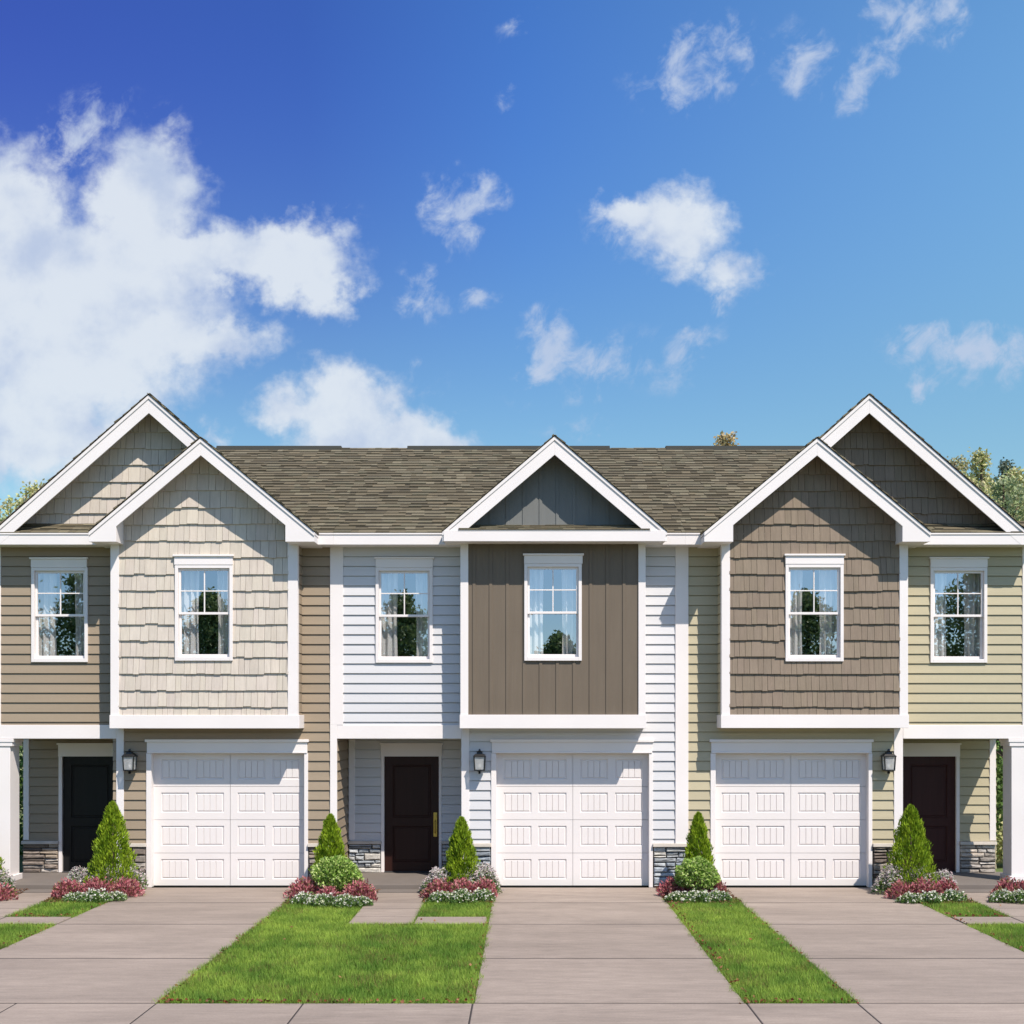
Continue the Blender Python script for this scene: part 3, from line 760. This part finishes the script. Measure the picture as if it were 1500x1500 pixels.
def column(house, p0, p1, c0, c1):
    Y = -.02; x0, x1 = PX(p0), PX(p1); wd = x1 - x0
    m = MB(); m.box(x0, x1, -.02, -.02 + wd, .09, PZ(1093))
    o = m.build('porch_column', 'white_trim', house, .006)
    c = MB(); a, b = PX(c0), PX(c1)
    c.box(a, b, -.05, wd + .01, PZ(1087), PZ(1082.2)); c.box(a + .02, b - .02, -.038, wd, PZ(1093), PZ(1087)); c.build('capital', 'white_trim', o, .004)
    c = MB(); c.box(a + .02, b - .02, -.045, wd + .005, .095, .19); c.build('plinth', 'white_trim', o, .004)
def shell(house, x0, x1, end=None, m='tan_siding', low=None):
    """rear wall, end wall and inner floor that close the house"""
    w = MB(); siding(w, x0, x1, -.1, FT, lambda u, ww, d: (u, DEPTH + d, ww)); w.build('rear_wall', m, house)
    if end is not None:
        side = left if end < 0 else right
        w = MB(); siding(w, RECESS, DEPTH, -.1, PZ(1075), side(low)); siding(w, .0, DEPTH, PZ(1075), FB + .05, side(end))
        w.poly([(low, .0, PZ(1075)), (end, .0, PZ(1075)), (end, DEPTH, PZ(1075)), (low, DEPTH, PZ(1075))])
        w.build('end_wall', m, house)

PENT_Y = PZ(780, EAVE)
# ================================================================== the tan townhouse (left)
def tan_house():
    xl, xr = PX(-4), PX(494)
    H = thing('townhouse', 'tan lap sided townhouse with light beige shake gables and black door', 'townhouse', (PX(240), 0, 0), 'attached row of townhouses')
    S = 'tan_siding'; zt = FB + .02
    gh = garage(H, 0)
    wl = window(H, 47, 129.5, 832, 970, 45, 130.5, 817, 832, 0)
    wb = window(H, 257, 341.5, 828, 968, 254.5, 343.5, 813, 828, BAY)
    dh = front_door(H, 91.5, 172, 86.5, 178, 'black_paint')
    w = MB(); siding(w, xl, PX(166), PZ(1062), zt, front(0), [hole_of(47, 129.5, 832, 970, 0)])
    siding(w, PX(166), PX(485), PZ(1238), zt, front(0), [gh, (PX(170), PX(430), PZ(1060), zt + 1)])
    w.build('wall', S, H)
    w = MB(); siding(w, PX(36, RECESS), PX(182, RECESS), PZ(1236, RECESS), PZ(1080), front(RECESS), [dh]); w.build('recessed_wall', S, H)
    w = MB(); siding(w, .03, RECESS, .0, PZ(1080), left(PX(172))); w.build('side_wall', S, H); w = MB(); siding(w, .0, RECESS, 0, PZ(1080), right(PX(493.5)))
    w.build('side_wall', S, H)
    shell(H, xl, xr, xl, S, PX(35, RECESS))
    stone(H, PX(34, RECESS), PX(86, RECESS), .09, PZ(1236, RECESS), front(RECESS), 'brown'); stone(H, PX(183), PX(214.5), -.1, PZ(1240), front(0), 'brown'); stone(H, PX(452.5), PX(484), -.1, PZ(1240), front(0), 'brown')
    corner_board(H, 35, 43, 1083, 1230, RECESS); corner_board(H, 171, 182, 1067, 1300, 0)
    corner_board(H, -5, 2, 800, 1062, 0)
    corner_board(H, 484, 503, 798, 1062, 0, 'party_board', .04); corner_board(H, 484, 494, 1062, 1236, 0, 'party_board', .04)
    b = bay(H, 162.5, 436.5, 175, 422, 796, S, 161.5, 439, 1047.5, 1067)
    xa, za, k = gable(H, 294, 641, 130, 460.5, 778.5, 793.5, -.86, 3.2, BAY, (170, 418), 25)
    g = MB(); T = front(BAY); shakes(g, PX(174, BAY), PX(423, BAY), PZ(1048, BAY), za, T, tri_planes(xa, za, k), [hole_of(257, 341.5, 828, 968, BAY)], wbase=PZ(1035.5, BAY))
    g.build('shake_wall', 'beige_shake', H)
    xa, za, k = gable(H, 218, 577.5, -12, 448, 780, 798, EAVE - .0225, DEPTH + .4, 0, None, 27)
    g = MB(); shakes(g, PX(-10), PX(446), FT + .1, za, front(0), tri_planes(xa, za, k), wbase=PZ(753))
    g.build('gable_wall', 'beige_shake', H); g = MB(); g.poly([(PX(-10), DEPTH, FT - .1), (PX(446), DEPTH, FT - .1), (xa, DEPTH, za)]); g.build('rear_gable_wall', S, H)
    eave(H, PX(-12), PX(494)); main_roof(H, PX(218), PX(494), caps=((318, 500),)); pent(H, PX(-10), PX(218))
    porch_beam(H, -6, 171); porch_ceiling(H, xl, PX(172)); porch_floor(H, xl - .1, PX(173)); column(H, -20, 15.5, -24, 21)
    return H
# ================================================================== the white townhouse (middle)
def white_house():
    H = thing('townhouse', 'white sided middle townhouse with brown board and batten bay', 'townhouse', (PX(746), 0, 0), 'attached row of townhouses')
    S = 'white_siding'; zt = FB + .02
    gh = garage(H, 504.5)
    window(H, 550.5, 634, 832, 971, 549, 636, 816.5, 832, 0); window(H, 768, 852, 826, 968, 766, 855, 811.5, 826, BAY, .3, .3)
    dh = front_door(H, 563, 643, 558.5, 647, 'espresso_paint', True)
    w = MB(); siding(w, PX(502), PX(678), PZ(1062), zt, front(0), [hole_of(550.5, 634, 832, 971, 0)])
    siding(w, PX(678), PX(992), PZ(1238), zt, front(0), [gh, (PX(684), PX(937), PZ(1060), zt + 1)])
    w.build('wall', S, H)
    w = MB(); siding(w, PX(512, RECESS), PX(680, RECESS), PZ(1236, RECESS), PZ(1080), front(RECESS), [dh]); w.build('recessed_wall', S, H)
    w = MB(); siding(w, .03, RECESS, 0, PZ(1080), left(PX(677))); w.build('side_wall', S, H)
    shell(H, PX(494), PX(1008), None, S)
    stone(H, PX(511, RECESS), PX(558, RECESS), .09, PZ(1236, RECESS), front(RECESS), 'grey'); stone(H, PX(647.5, RECESS), PX(680, RECESS), .09, PZ(1236, RECESS), front(RECESS), 'grey')
    stone(H, PX(688), PX(719), -.1, PZ(1240), front(0), 'grey'); stone(H, PX(957), PX(1005), -.1, PZ(1240), front(0), 'grey')
    corner_board(H, 511, 520, 1083, 1230, RECESS); corner_board(H, 676, 687.5, 1067, 1300, 0); corner_board(H, 989, 1008, 798, 1236, 0, 'party_board', .04)
    b = bay(H, 674.5, 945.5, 686, 935, 790, S, 673.5, 946.5, 1047, 1067)
    m = MB(); T = front(BAY); hl = hole_of(768, 852, 826, 968, BAY)
    x0, x1, z0, z1 = PX(685, BAY), PX(936, BAY), PZ(1048, BAY), PZ(790, BAY)
    for (p, q, r, s) in sub_rects((x0, x1, z0, z1), [hl]): m.slab([(p, r), (q, r), (q, s), (p, s)], T, lambda u, ww: .004, -.004)
    for i in range(-5, 6):
        bx = PX(810.5 + 24.4 * i + 6, BAY)
        for (p, q, r, s) in sub_rects((bx - .024, bx + .024, z0, z1), [hl]): m.slab([(p, r), (q, r), (q, s), (p, s)], T, lambda u, ww: .017, .004)
    m.build('batten_wall', 'brown_board', H)
    YF = -.86
    xa, za, k = gable(H, 812.5, 638, 648, 977, 778, 793, YF, 3.2, BAY, None, 27)
    g = MB(); zb = PZ(776, YF) + .09
    po = clip_poly([(x0 - 1, zb), (x1 + 1, zb), (x1 + 1, za), (x0 - 1, za)], tri_planes(xa, za, k))
    g.slab(po, T, lambda u, ww: .004, -.004)
    for i in range(-6, 7):
        bx = PX(810.5 + 24.4 * i + 6, BAY); po = clip_poly([(bx - .024, zb), (bx + .024, zb), (bx + .024, za), (bx - .024, za)], tri_planes(xa, za, k))
        if len(po) >= 3: g.slab(po, T, lambda u, ww: .017, .004)
    g.build('gable_wall', 'slate_board', H)
    # closed gable: fascia across the foot, a narrow shingled pent roof on it, a soffit below
    f = MB(); f.box(PX(650, YF), PX(975, YF), YF - .022, YF + .027, PZ(793, YF) - .001, PZ(777, YF)); f.build('gable_fascia', 'white_trim', H, .004)
    f = MB(); f.box(PX(650, YF), PX(975, YF), YF + .03, .0, PZ(792, YF), PZ(790.5, YF)); f.build('gable_soffit', 'white_trim', H)
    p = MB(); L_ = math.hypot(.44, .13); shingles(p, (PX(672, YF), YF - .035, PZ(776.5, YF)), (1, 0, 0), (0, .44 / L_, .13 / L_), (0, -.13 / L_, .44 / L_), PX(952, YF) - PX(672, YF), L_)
    p.build('pent_roof', 'shingle', H)
    d = MB(); d.box(PX(671, YF), PX(953, YF), YF - .03, YF + .03, PZ(777.4, YF), PZ(776.0, YF) - .008); d.build('drip_edge', 'white_trim', H)
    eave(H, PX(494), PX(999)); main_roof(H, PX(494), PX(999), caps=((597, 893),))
    porch_beam(H, 494, 676); porch_ceiling(H, PX(493), PX(677)); porch_floor(H, PX(495), PX(678))
    return H
# ================================================================== the sage townhouse (right)
def sage_house():
    H = thing('townhouse', 'sage green sided townhouse with dark taupe shake gables and maroon door', 'townhouse', (PX(1255), 0, 0), 'attached row of townhouses')
    S = 'sage_siding'; zt = FB + .02; xl, xr = PX(999), PX(1503)
    gh = garage(H, 825.5)
    window(H, 1150, 1235, 827, 969, 1148, 1237, 812, 827, BAY, .3, .33); window(H, 1362, 1445, 832, 971, 1360, 1447, 816.5, 832, 0)
    dh = front_door(H, 1322, 1400, 1322, 1405, 'maroon_paint')
    w = MB(); siding(w, PX(1006), PX(1322), PZ(1238), zt, front(0), [gh, (PX(1062), PX(1325), PZ(1060), zt + 1)])
    siding(w, PX(1322), xr, PZ(1062), zt, front(0), [hole_of(1362, 1445, 832, 971, 0)])
    w.build('wall', S, H)
    w = MB(); siding(w, PX(1300, RECESS), PX(1456, RECESS), PZ(1236, RECESS), PZ(1080), front(RECESS), [dh]); w.build('recessed_wall', S, H)
    w = MB(); siding(w, .03, RECESS, 0, PZ(1080), right(PX(1321))); w.build('side_wall', S, H)
    shell(H, xl, xr, xr, S, PX(1458, RECESS))
    stone(H, PX(1405.5, RECESS), PX(1457.5, RECESS), .09, PZ(1237, RECESS), front(RECESS), 'pale'); stone(H, PX(1278.5), PX(1309), -.1, PZ(1240), front(0), 'brown'); stone(H, PX(1009), PX(1040), -.1, PZ(1240), front(0), 'brown')
    corner_board(H, 1449, 1458, 1083, 1231, RECESS); corner_board(H, 1309, 1322, 1067, 1300, 0); corner_board(H, 1497, 1506, 800, 1062, 0)
    bay(H, 1056.5, 1329.5, 1069, 1317, 796, S, 1055.5, 1330.5, 1047, 1066.5)
    xa, za, k = gable(H, 1197, 641, 1031.5, 1363, 778.5, 793.5, -.86, 3.2, BAY, (1074, 1322), 25)
    g = MB(); shakes(g, PX(1068, BAY), PX(1318, BAY), PZ(1048, BAY), za, front(BAY), tri_planes(xa, za, k), [hole_of(1150, 1235, 827, 969, BAY)], wbase=PZ(1035.5, BAY))
    g.build('shake_wall', 'taupe_shake', H)
    xa, za, k = gable(H, 1273.5, 577.5, 1043, 1510, 783, 798, EAVE - .0225, DEPTH + .4, 0, None, 27)
    g = MB(); shakes(g, PX(1045), PX(1508), FT + .1, za, front(0), tri_planes(xa, za, k), wbase=PZ(753))
    g.build('gable_wall', 'taupe_shake', H); g = MB(); g.poly([(PX(1045), DEPTH, FT - .1), (PX(1508), DEPTH, FT - .1), (xa, DEPTH, za)]); g.build('rear_gable_wall', S, H)
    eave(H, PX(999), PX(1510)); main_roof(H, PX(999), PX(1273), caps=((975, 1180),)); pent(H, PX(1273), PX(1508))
    porch_beam(H, 1322, 1508); porch_ceiling(H, PX(1321), xr); porch_floor(H, PX(1320), xr + .1); column(H, 1481, 1516, 1476, 1521)
    return H
tan_house(); white_house(); sage_house()

# ------------------------------------------------------------------ wall lanterns
def lantern():
    H = thing('wall_lantern', '', 'lantern', (0, 0, 0), 'black wall lanterns by the garage doors')
    box('back_plate', 'black_metal', H, -.05, .05, -.03, -.021, -.12, .14, .004)
    a = MB(); a.tube([(0, -.03, .10), (0, -.08, .155), (0, -.13, .17), (0, -.15, .14)], .011, 8); a.build('arm', 'black_metal', H, 0, True)
    Y = -.15
    def ring(h, z): return [(-h, Y - h, z), (h, Y - h, z), (h, Y + h, z), (-h, Y + h, z)]
    def frustum(m, levels):
        for (h0, z0), (h1, z1) in zip(levels, levels[1:]):
            A, B = ring(h0, z0), ring(h1, z1)
            for k in range(4): m.poly([A[k], A[(k + 1) % 4], B[(k + 1) % 4], B[k]])
        m.poly(ring(*levels[-1])); m.poly(ring(*levels[0])[::-1])
    c = MB(); frustum(c, [(.105, .085), (.105, .097), (.075, .13), (.05, .135), (.045, .16), (.058, .163), (.02, .185), (.012, .215)]); c.build('cap', 'black_metal', H)
    f = MB(); frustum(f, [(.012, -.20), (.024, -.185), (.012, -.165), (.05, -.15), (.088, -.145), (.088, -.128)]); f.build('base', 'black_metal', H)
    fr = MB()
    for (sx_, sy_) in ((-1, -1), (1, -1), (1, 1), (-1, 1)): fr.tube([(sx_ * .078, Y + sy_ * .078, -.13), (sx_ * .09, Y + sy_ * .09, .088)], .0115, 6)
    fr.build('frame', 'black_metal', H)
    g = MB()
    A, B = ring(.073, -.127), ring(.084, .084)
    for k in range(4): g.poly([A[k], A[(k + 1) % 4], B[(k + 1) % 4], B[k]])
    g.build('glass', 'lamp_glass', H)
    b = MB(); b.tube([(0, Y, -.127), (0, Y, -.02)], .024, 12); b.tube([(0, Y, -.02), (0, Y, .0), (0, Y, .03), (0, Y, .055)], [.014, .02, .016, .003], 10); b.build('candle_bulb', 'bulb', H, 0, True)
    return H
def copy_tree(o, parent=None):
    c = o.copy(); C.objects.link(c); c.parent = parent
    for ch in list(o.children): copy_tree(ch, c)
    return c
ln = lantern()
for i, (px, lab) in enumerate(((194, 'black wall lantern on tan siding beside the corner board'), (703, 'black wall lantern on white siding by the middle garage'), (1298, 'black wall lantern on sage siding beside the right garage'))):
    o = ln if i == 0 else copy_tree(ln)
    o['label'] = lab; o.location = (PX(px), 0, PZ(1115.5)); o.scale = (1, 1, 1)

# ------------------------------------------------------------------ planting
def conifer(px, top, yd, w, label):
    X = (px - 769) / PPM * (CAM_D + yd) / CAM_D; H = PZ(top, yd); r = w / PPM / 2 * (CAM_D + yd) / CAM_D
    T = thing('cone_conifer', label, 'conifer', (X, yd, 0), 'cone shaped conifers by the doors')
    n = 9000
    t = rng.uniform(0, 1, n) ** 1.25
    prof = r * np.clip((1 - t) ** .58, 0.02, 1) * np.clip(.72 + 3 * t, 0, 1)
    ang = rng.uniform(0, 2 * np.pi, n)
    lump = 1 + .12 * np.sin(ang * 5 + t * 17) + .10 * np.sin(ang * 3 - t * 31 + 1)
    rad = prof * lump * rng.uniform(.62, 1.06, n)
    P = np.stack([X + rad * np.cos(ang), yd + rad * np.sin(ang), t * H * .97 + .03], 1)
    ax = np.stack([np.cos(ang) * .45, np.sin(ang) * .45, np.full(n, 1.0)], 1)
    cl = np.sin(ang * 6 + t * 23) * np.sin(t * 37 + ang * 2) * .5 + .5
    cols = (1 - cl[:, None]) * np.array((.14, .24, .012)) + cl[:, None] * np.array((.32, .43, .026)); cols *= rng.uniform(.65, 1.35, (n, 1))
    leaves('foliage', P, .07, .02, cols, 'leaf', T, ax, .45)
    k = MB(); k.tube([(X, yd, -.05), (X, yd, H * .5), (X, yd, H * .85)], [.03, .02, .006], 8); k.build('stem', 'bark', T, 0, True)
conifer(165, 1174, -.75, 72, 'broad cone conifer in front of the black front door')
conifer(484, 1193, -.65, 60, 'cone conifer behind the round bush beside the tan house corner')
conifer(676, 1197, -.65, 58, 'slim cone conifer right of the dark brown front door')
conifer(1023, 1190, -.70, 54, 'narrow cone conifer between the white and sage houses')
conifer(1334, 1179, -.75, 76, 'broad cone conifer in front of the maroon front door')
conifer(-24, 1200, -.65, 60, 'cone conifer at the left end beside the porch column')

def ball(px, top, yd, w, label):
    X = (px - 769) / PPM * (CAM_D + yd) / CAM_D; H = PZ(top, yd); r = w / PPM / 2 * (CAM_D + yd) / CAM_D
    T = thing('round_bush', label, 'bush', (X, yd, 0), 'round clipped bushes')
    n = 5200; d = unit(n); d[:, 2] = np.abs(d[:, 2]) * np.where(rng.uniform(size=n) < .75, 1, -.6)
    q = rng.uniform(.72, 1.05, n) * (1 + .06 * np.sin(d[:, 0] * 9 + d[:, 2] * 7))
    P = np.stack([X + d[:, 0] * r * q, yd + d[:, 1] * r * q, H * .48 + d[:, 2] * H * .5 * q], 1)
    varieg_leaf = rng.uniform(size=n) < .5  # a random half of the leaves carry the cream variegation
    cols = pal(n, [(.17, .30, .045), (.22, .36, .06), (.13, .24, .035)], .25); cols[varieg_leaf] = pal(int(varieg_leaf.sum()), [(.44, .55, .16), (.52, .60, .24), (.36, .50, .11)], .2)
    leaves('foliage', P, .052, .03, cols, 'leaf', T, d, .9)
    k = MB()
    for i in range(5):
        a = i * 1.256; k.tube([(X, yd, -.03), (X + .4 * r * math.cos(a), yd + .4 * r * math.sin(a), H * .35), (X + .7 * r * math.cos(a), yd + .7 * r * math.sin(a), H * .7)], [.014, .01, .003], 6)
    k.build('stems', 'bark', T, 0, True)
ball(492, 1254, -1.28, 74, 'large round variegated bush in front of the tan house conifer')
ball(1021, 1256, -1.22, 64, 'smaller round variegated bush in the strip beside the right driveway')

def mound(name, cat, px, py, w, h, kind, label, group):
    """low plant standing at ground pixel (px, py); w, h its size in metres"""
    X, Y = GX(px, py), GY(py)
    T = thing(name, label, cat, (X, Y, 0), group)
    n = int(1500 * w / .5); ang = rng.uniform(0, 2 * np.pi, n); q = np.sqrt(rng.uniform(0, 1, n)); up = rng.uniform(.0, 1, n)
    dome = np.sqrt(np.clip(1 - q ** 2, 0, 1)) * (1 + .25 * np.sin(ang * 3 + px) * q + .18 * np.sin(ang * 7 + py) * q); q = q * 1.12
    lum = 1 + .18 * np.sin(ang * 4 + px) + .1 * np.sin(ang * 9)
    P = np.stack([X + np.cos(ang) * q * w / 2 * lum, Y + np.sin(ang) * q * w / 2 * .8 * lum, .015 + h * dome * (up ** .5) * rng.uniform(.75, 1.08, n)], 1)
    ax = np.stack([np.cos(ang) * q * .7, np.sin(ang) * q * .7, np.full(n, .8)], 1)
    if kind == 'red':
        cols = pal(n, [(.40, .11, .13), (.50, .18, .19), (.28, .06, .08), (.58, .28, .27), (.22, .19, .07)], .25, [.28, .3, .12, .16, .14])
        leaves('foliage', P, .06, .024, cols, 'leaf', T, ax, .6)
    else:
        cols = pal(n, [(.09, .18, .04), (.14, .24, .06), (.20, .29, .09)], .25)
        leaves('foliage', P, .05, .02, cols, 'leaf', T, ax, .7)
        m = int(n * (.18 if kind == 'white' else .75))
        k = rng.choice(n, m, replace=False); F = P[k].copy(); F[:, 2] = .02 + h * dome[k] * rng.uniform(.72, 1.12, m); F[:, 0] += rng.normal(0, .012, m)
        cs = [(.68, .66, .57), (.74, .71, .65), (.58, .60, .40)] if kind == 'white' else [(.54, .49, .47), (.62, .54, .53), (.46, .47, .38), (.58, .45, .45)]
        fx = unit(m); fx[:, 2] = np.abs(fx[:, 2]) * .6
        leaves('flowers', F, .036 if kind == 'white' else .055, .028 if kind == 'white' else .02, pal(m, cs, .12), 'petal', T, fx, .5)
RED, WHT, PAL = 'red leaved plants in the beds', 'low white flowering plants', 'pale pinkish flowering plants'
def bed(where, pale=(), red=(), white=()):
    def nm(i, n): return '' if n == 1 else ' ' + ['leftmost', 'rightmost'][i != 0] if n == 2 else [' leftmost', ' second from left', ' third from left', ' fourth from left', ' fifth from left'][i] if i < n - 1 else ' rightmost'
    for i, (px, py, w, h) in enumerate(pale): mound('pale_flower_plant', 'flowering plant', px, py, w, h, 'pale', 'pale pink tufted flowers %s,%s of them' % (where, nm(i, len(pale)) or ' the only one'), PAL)
    for i, (px, py, w, h) in enumerate(red): mound('red_leaf_plant', 'plant', px, py, w, h, 'red', 'low red leaved plant %s,%s of them' % (where, nm(i, len(red)) or ' the only one'), RED)
    for i, (px, py, w, h) in enumerate(white): mound('white_flower_plant', 'flowering plant', px, py, w, h, 'white', 'small white flowers %s,%s of them' % (where, nm(i, len(white)) or ' the only one'), WHT)
bed('by the black door', [(116, 1309, .46, .36), (154, 1310, .50, .38), (190, 1308, .44, .36)], [(98, 1315, .44, .28), (140, 1315, .50, .30), (182, 1314, .46, .29)], [(110, 1321, .34, .12), (138, 1322, .40, .17), (168, 1320, .30, .12)])
bed('around the large round bush', (), [(449, 1317, .56, .33), (480, 1321, .36, .22), (526, 1320, .50, .31)], [(446, 1325, .36, .15), (474, 1328, .42, .16), (506, 1329, .40, .16), (531, 1327, .26, .11)])
bed('right of the middle walk', [(642, 1309, .46, .35), (676, 1309, .40, .30), (708, 1309, .50, .42)], [(643, 1316, .44, .29), (676, 1316, .46, .30), (709, 1315, .38, .30)], [(646, 1322, .36, .14), (676, 1323, .40, .18), (705, 1321, .32, .17)])
bed('heading the narrow lawn strip', (), [(988, 1313, .42, .30), (1018, 1315, .46, .29), (1047, 1314, .38, .27)], [(994, 1321, .34, .13), (1024, 1322, .40, .16), (1052, 1321, .34, .15)])
bed('by the maroon door', [(1308, 1310, .50, .40), (1346, 1310, .50, .38), (1382, 1309, .40, .32)], [(1322, 1317, .40, .27), (1354, 1317, .46, .31), (1388, 1316, .38, .29)], [(1334, 1323, .32, .13), (1364, 1323, .36, .15), (1396, 1321, .36, .16)])
bed('below the left porch column', [(-6, 1311, .44, .36)], [(-6, 1319, .46, .24)], ())
bed('below the right porch column', (), [(1478, 1316, .44, .31), (1504, 1318, .42, .29)], [(1470, 1322, .38, .16), (1498, 1323, .38, .17)])

def tree(name, X, Y, H, rx, cols, label, group, n=7000, leaf=.16, z0=.22, lobes=9, cat='tree', shape='round', gap=.0):
    T = thing(name, label, cat, (X, Y, 0), group)
    k = MB(); tr = .018 * H + .03
    k.tube([(X, Y, -.1), (X + .02 * H * rnd.uniform(-1, 1), Y, H * .35), (X, Y, H * .7), (X, Y, H * .93)], [tr, tr * .75, tr * .4, tr * .1], 10)
    L_ = []
    for i in range(lobes):
        t = (i + .5) / lobes; a = i * 2.4 + rnd.uniform(-.5, .5)
        zz = H * (z0 + (.95 - z0) * t)
        wid = rx * ((1 - t) ** .8 + .12 if shape == 'cone' else math.sin(math.pi * (t * .86 + .12)) ** .7)
        d = wid * rnd.uniform(.35, .7); c = (X + d * math.cos(a), Y + d * math.sin(a), zz); L_.append((c, wid * rnd.uniform(.42, .62) + .12))
        k.tube([(X, Y, zz - .12 * H), ((X + c[0]) / 2, (Y + c[1]) / 2, zz - .05 * H), c], [tr * .3, tr * .18, tr * .06], 6)
    k.build('trunk', 'bark', T, 0, True)
    Ps = []
    for (c, r) in L_:
        m = n // lobes; d = unit(m); q = rng.uniform(.35, 1.0, m) ** .6 * (1 + .28 * np.sin(d[:, 0] * 7 + c[2]) * np.sin(d[:, 2] * 6 + c[0]))
        P = np.array(c) + d * q[:, None] * r * np.array((1, 1, .85 if shape == 'round' else 1.2)); P += rng.normal(0, leaf * .6, P.shape); Ps.append(P)
    P = np.concatenate(Ps); P = P[P[:, 2] > .05]
    leaves('crown', P, leaf, leaf * .6, pal(len(P), cols, .3), 'leaf', T)
YG = [(.48, .48, .20), (.54, .51, .24), (.38, .43, .16), (.56, .50, .28)]
GG = [(.34, .40, .20), (.40, .43, .25), (.28, .34, .16)]
DG = [(.09, .18, .035), (.14, .25, .05), (.07, .14, .025), (.20, .32, .07)]
BG = 'trees behind the row'
def back_tree(px, top, Y, rx, cols, label, **kw):
    s = (CAM_D + Y) / CAM_D; tree(kw.pop('name', 'broadleaf_tree'), (px - 769) / PPM * s, Y, PZ(top, Y), rx, cols, label, BG, **kw)
back_tree(38, 685, 24, 1.9, YG, 'yellow green tree rising behind the left roof end', n=5500, leaf=.15, z0=.35)
back_tree(-25, 735, 20, 2.0, GG, 'grey green tree at the left edge behind the roof', n=3600, leaf=.2, z0=.3)
back_tree(1438, 636, 28, 1.7, YG, 'tallest yellow green tree behind the right gable', n=6500, leaf=.15, z0=.3, shape='cone', lobes=13)
back_tree(1398, 640, 30, 1.7, [(.44, .40, .20), (.5, .44, .25), (.36, .36, .16)], 'thin straw coloured tree just right of the gable peak', n=3600, leaf=.14, z0=.4)
back_tree(1468, 648, 34, 1.5, [(.17, .21, .15), (.22, .26, .19), (.13, .17, .12)], 'slender grey green pointed tree behind the right roof end', n=6500, leaf=.14, z0=.2, shape='cone', lobes=14, name='pine_tree')
back_tree(1490, 690, 24, 2.6, YG, 'bushy yellow green tree at the right edge behind the roof', n=8000, leaf=.15, z0=.25, lobes=12)
back_tree(1412, 668, 26, 1.9, YG, 'low yellow green tree filling in beside the right gable slope', n=6500, leaf=.15, z0=.3, lobes=12)
back_tree(1470, 676, 22, 2.0, GG, 'dense grey green tree before the pointed one at right', n=7500, leaf=.15, z0=.3, lobes=12)
back_tree(1500, 668, 31, 2.4, YG, 'tall pale yellow tree rising at the right picture edge', n=8000, leaf=.16, z0=.3, lobes=13)
back_tree(1545, 700, 26, 2.6, GG, 'full grey green tree beyond the right roof end', n=4200, leaf=.2, z0=.25)
back_tree(1059, 606, 30, 1.1, [(.46, .34, .17), (.52, .40, .22), (.4, .34, .15)], 'small tawny treetop peeping over the ridge', n=2600, leaf=.17, z0=.6)
# green seen past the open porch ends
def side_shrub(X, Y, H, r, cols, label): tree('tall_shrub', X, Y, H, r, cols, label, 'shrubs beside the end houses', n=4500, leaf=.10, z0=.05, lobes=10, cat='shrub')
side_shrub(-10.75, 4.6, 3.1, 1.0, DG, 'tall green shrub seen past the left porch column')
side_shrub(-12.4, 8.5, 3.6, 1.6, GG, 'grey green shrub further back past the left porch')
side_shrub(-11.6, 6.6, 1.9, 1.0, DG, 'lower dark shrub between the left porch shrubs')
side_shrub(10.0, 6.0, 2.0, 1.0, [(.10, .17, .035), (.14, .21, .05), (.07, .13, .02)], 'bright green low shrub past the right porch')
side_shrub(11.6, 9.0, 4.6, 1.8, DG, 'tall dark shrub behind the right porch column')
side_shrub(9.6, 3.2, .9, .5, YG, 'small yellow green shrub by the right porch floor')
# across the street behind the viewer: what the window panes mirror
for i, (X, H, r) in enumerate(((-27, 11.6, 3.4), (-22.5, 11.2, 3.2), (-16.5, 9.8, 2.6), (-11, 8.0, 2.2), (-6.4, 9.6, 2.2), (1.8, 7.4, 2.1), (8, 7.2, 2.4), (14.6, 9.6, 2.8), (19.5, 10.2, 2.6), (23.5, 11.4, 3.2))):
    tree('broadleaf_tree', X, -45 - (i % 3) * 1.5, H, r, [(.17, .25, .10), (.22, .31, .12), (.13, .20, .08), (.27, .36, .15)], 'dark leafy tree across the street, %s along the far verge' % ['first', 'second', 'third', 'fourth', 'fifth', 'sixth', 'seventh', 'eighth', 'ninth', 'last'][i], 'trees across the street', n=14000, leaf=.24, z0=.08, lobes=16)
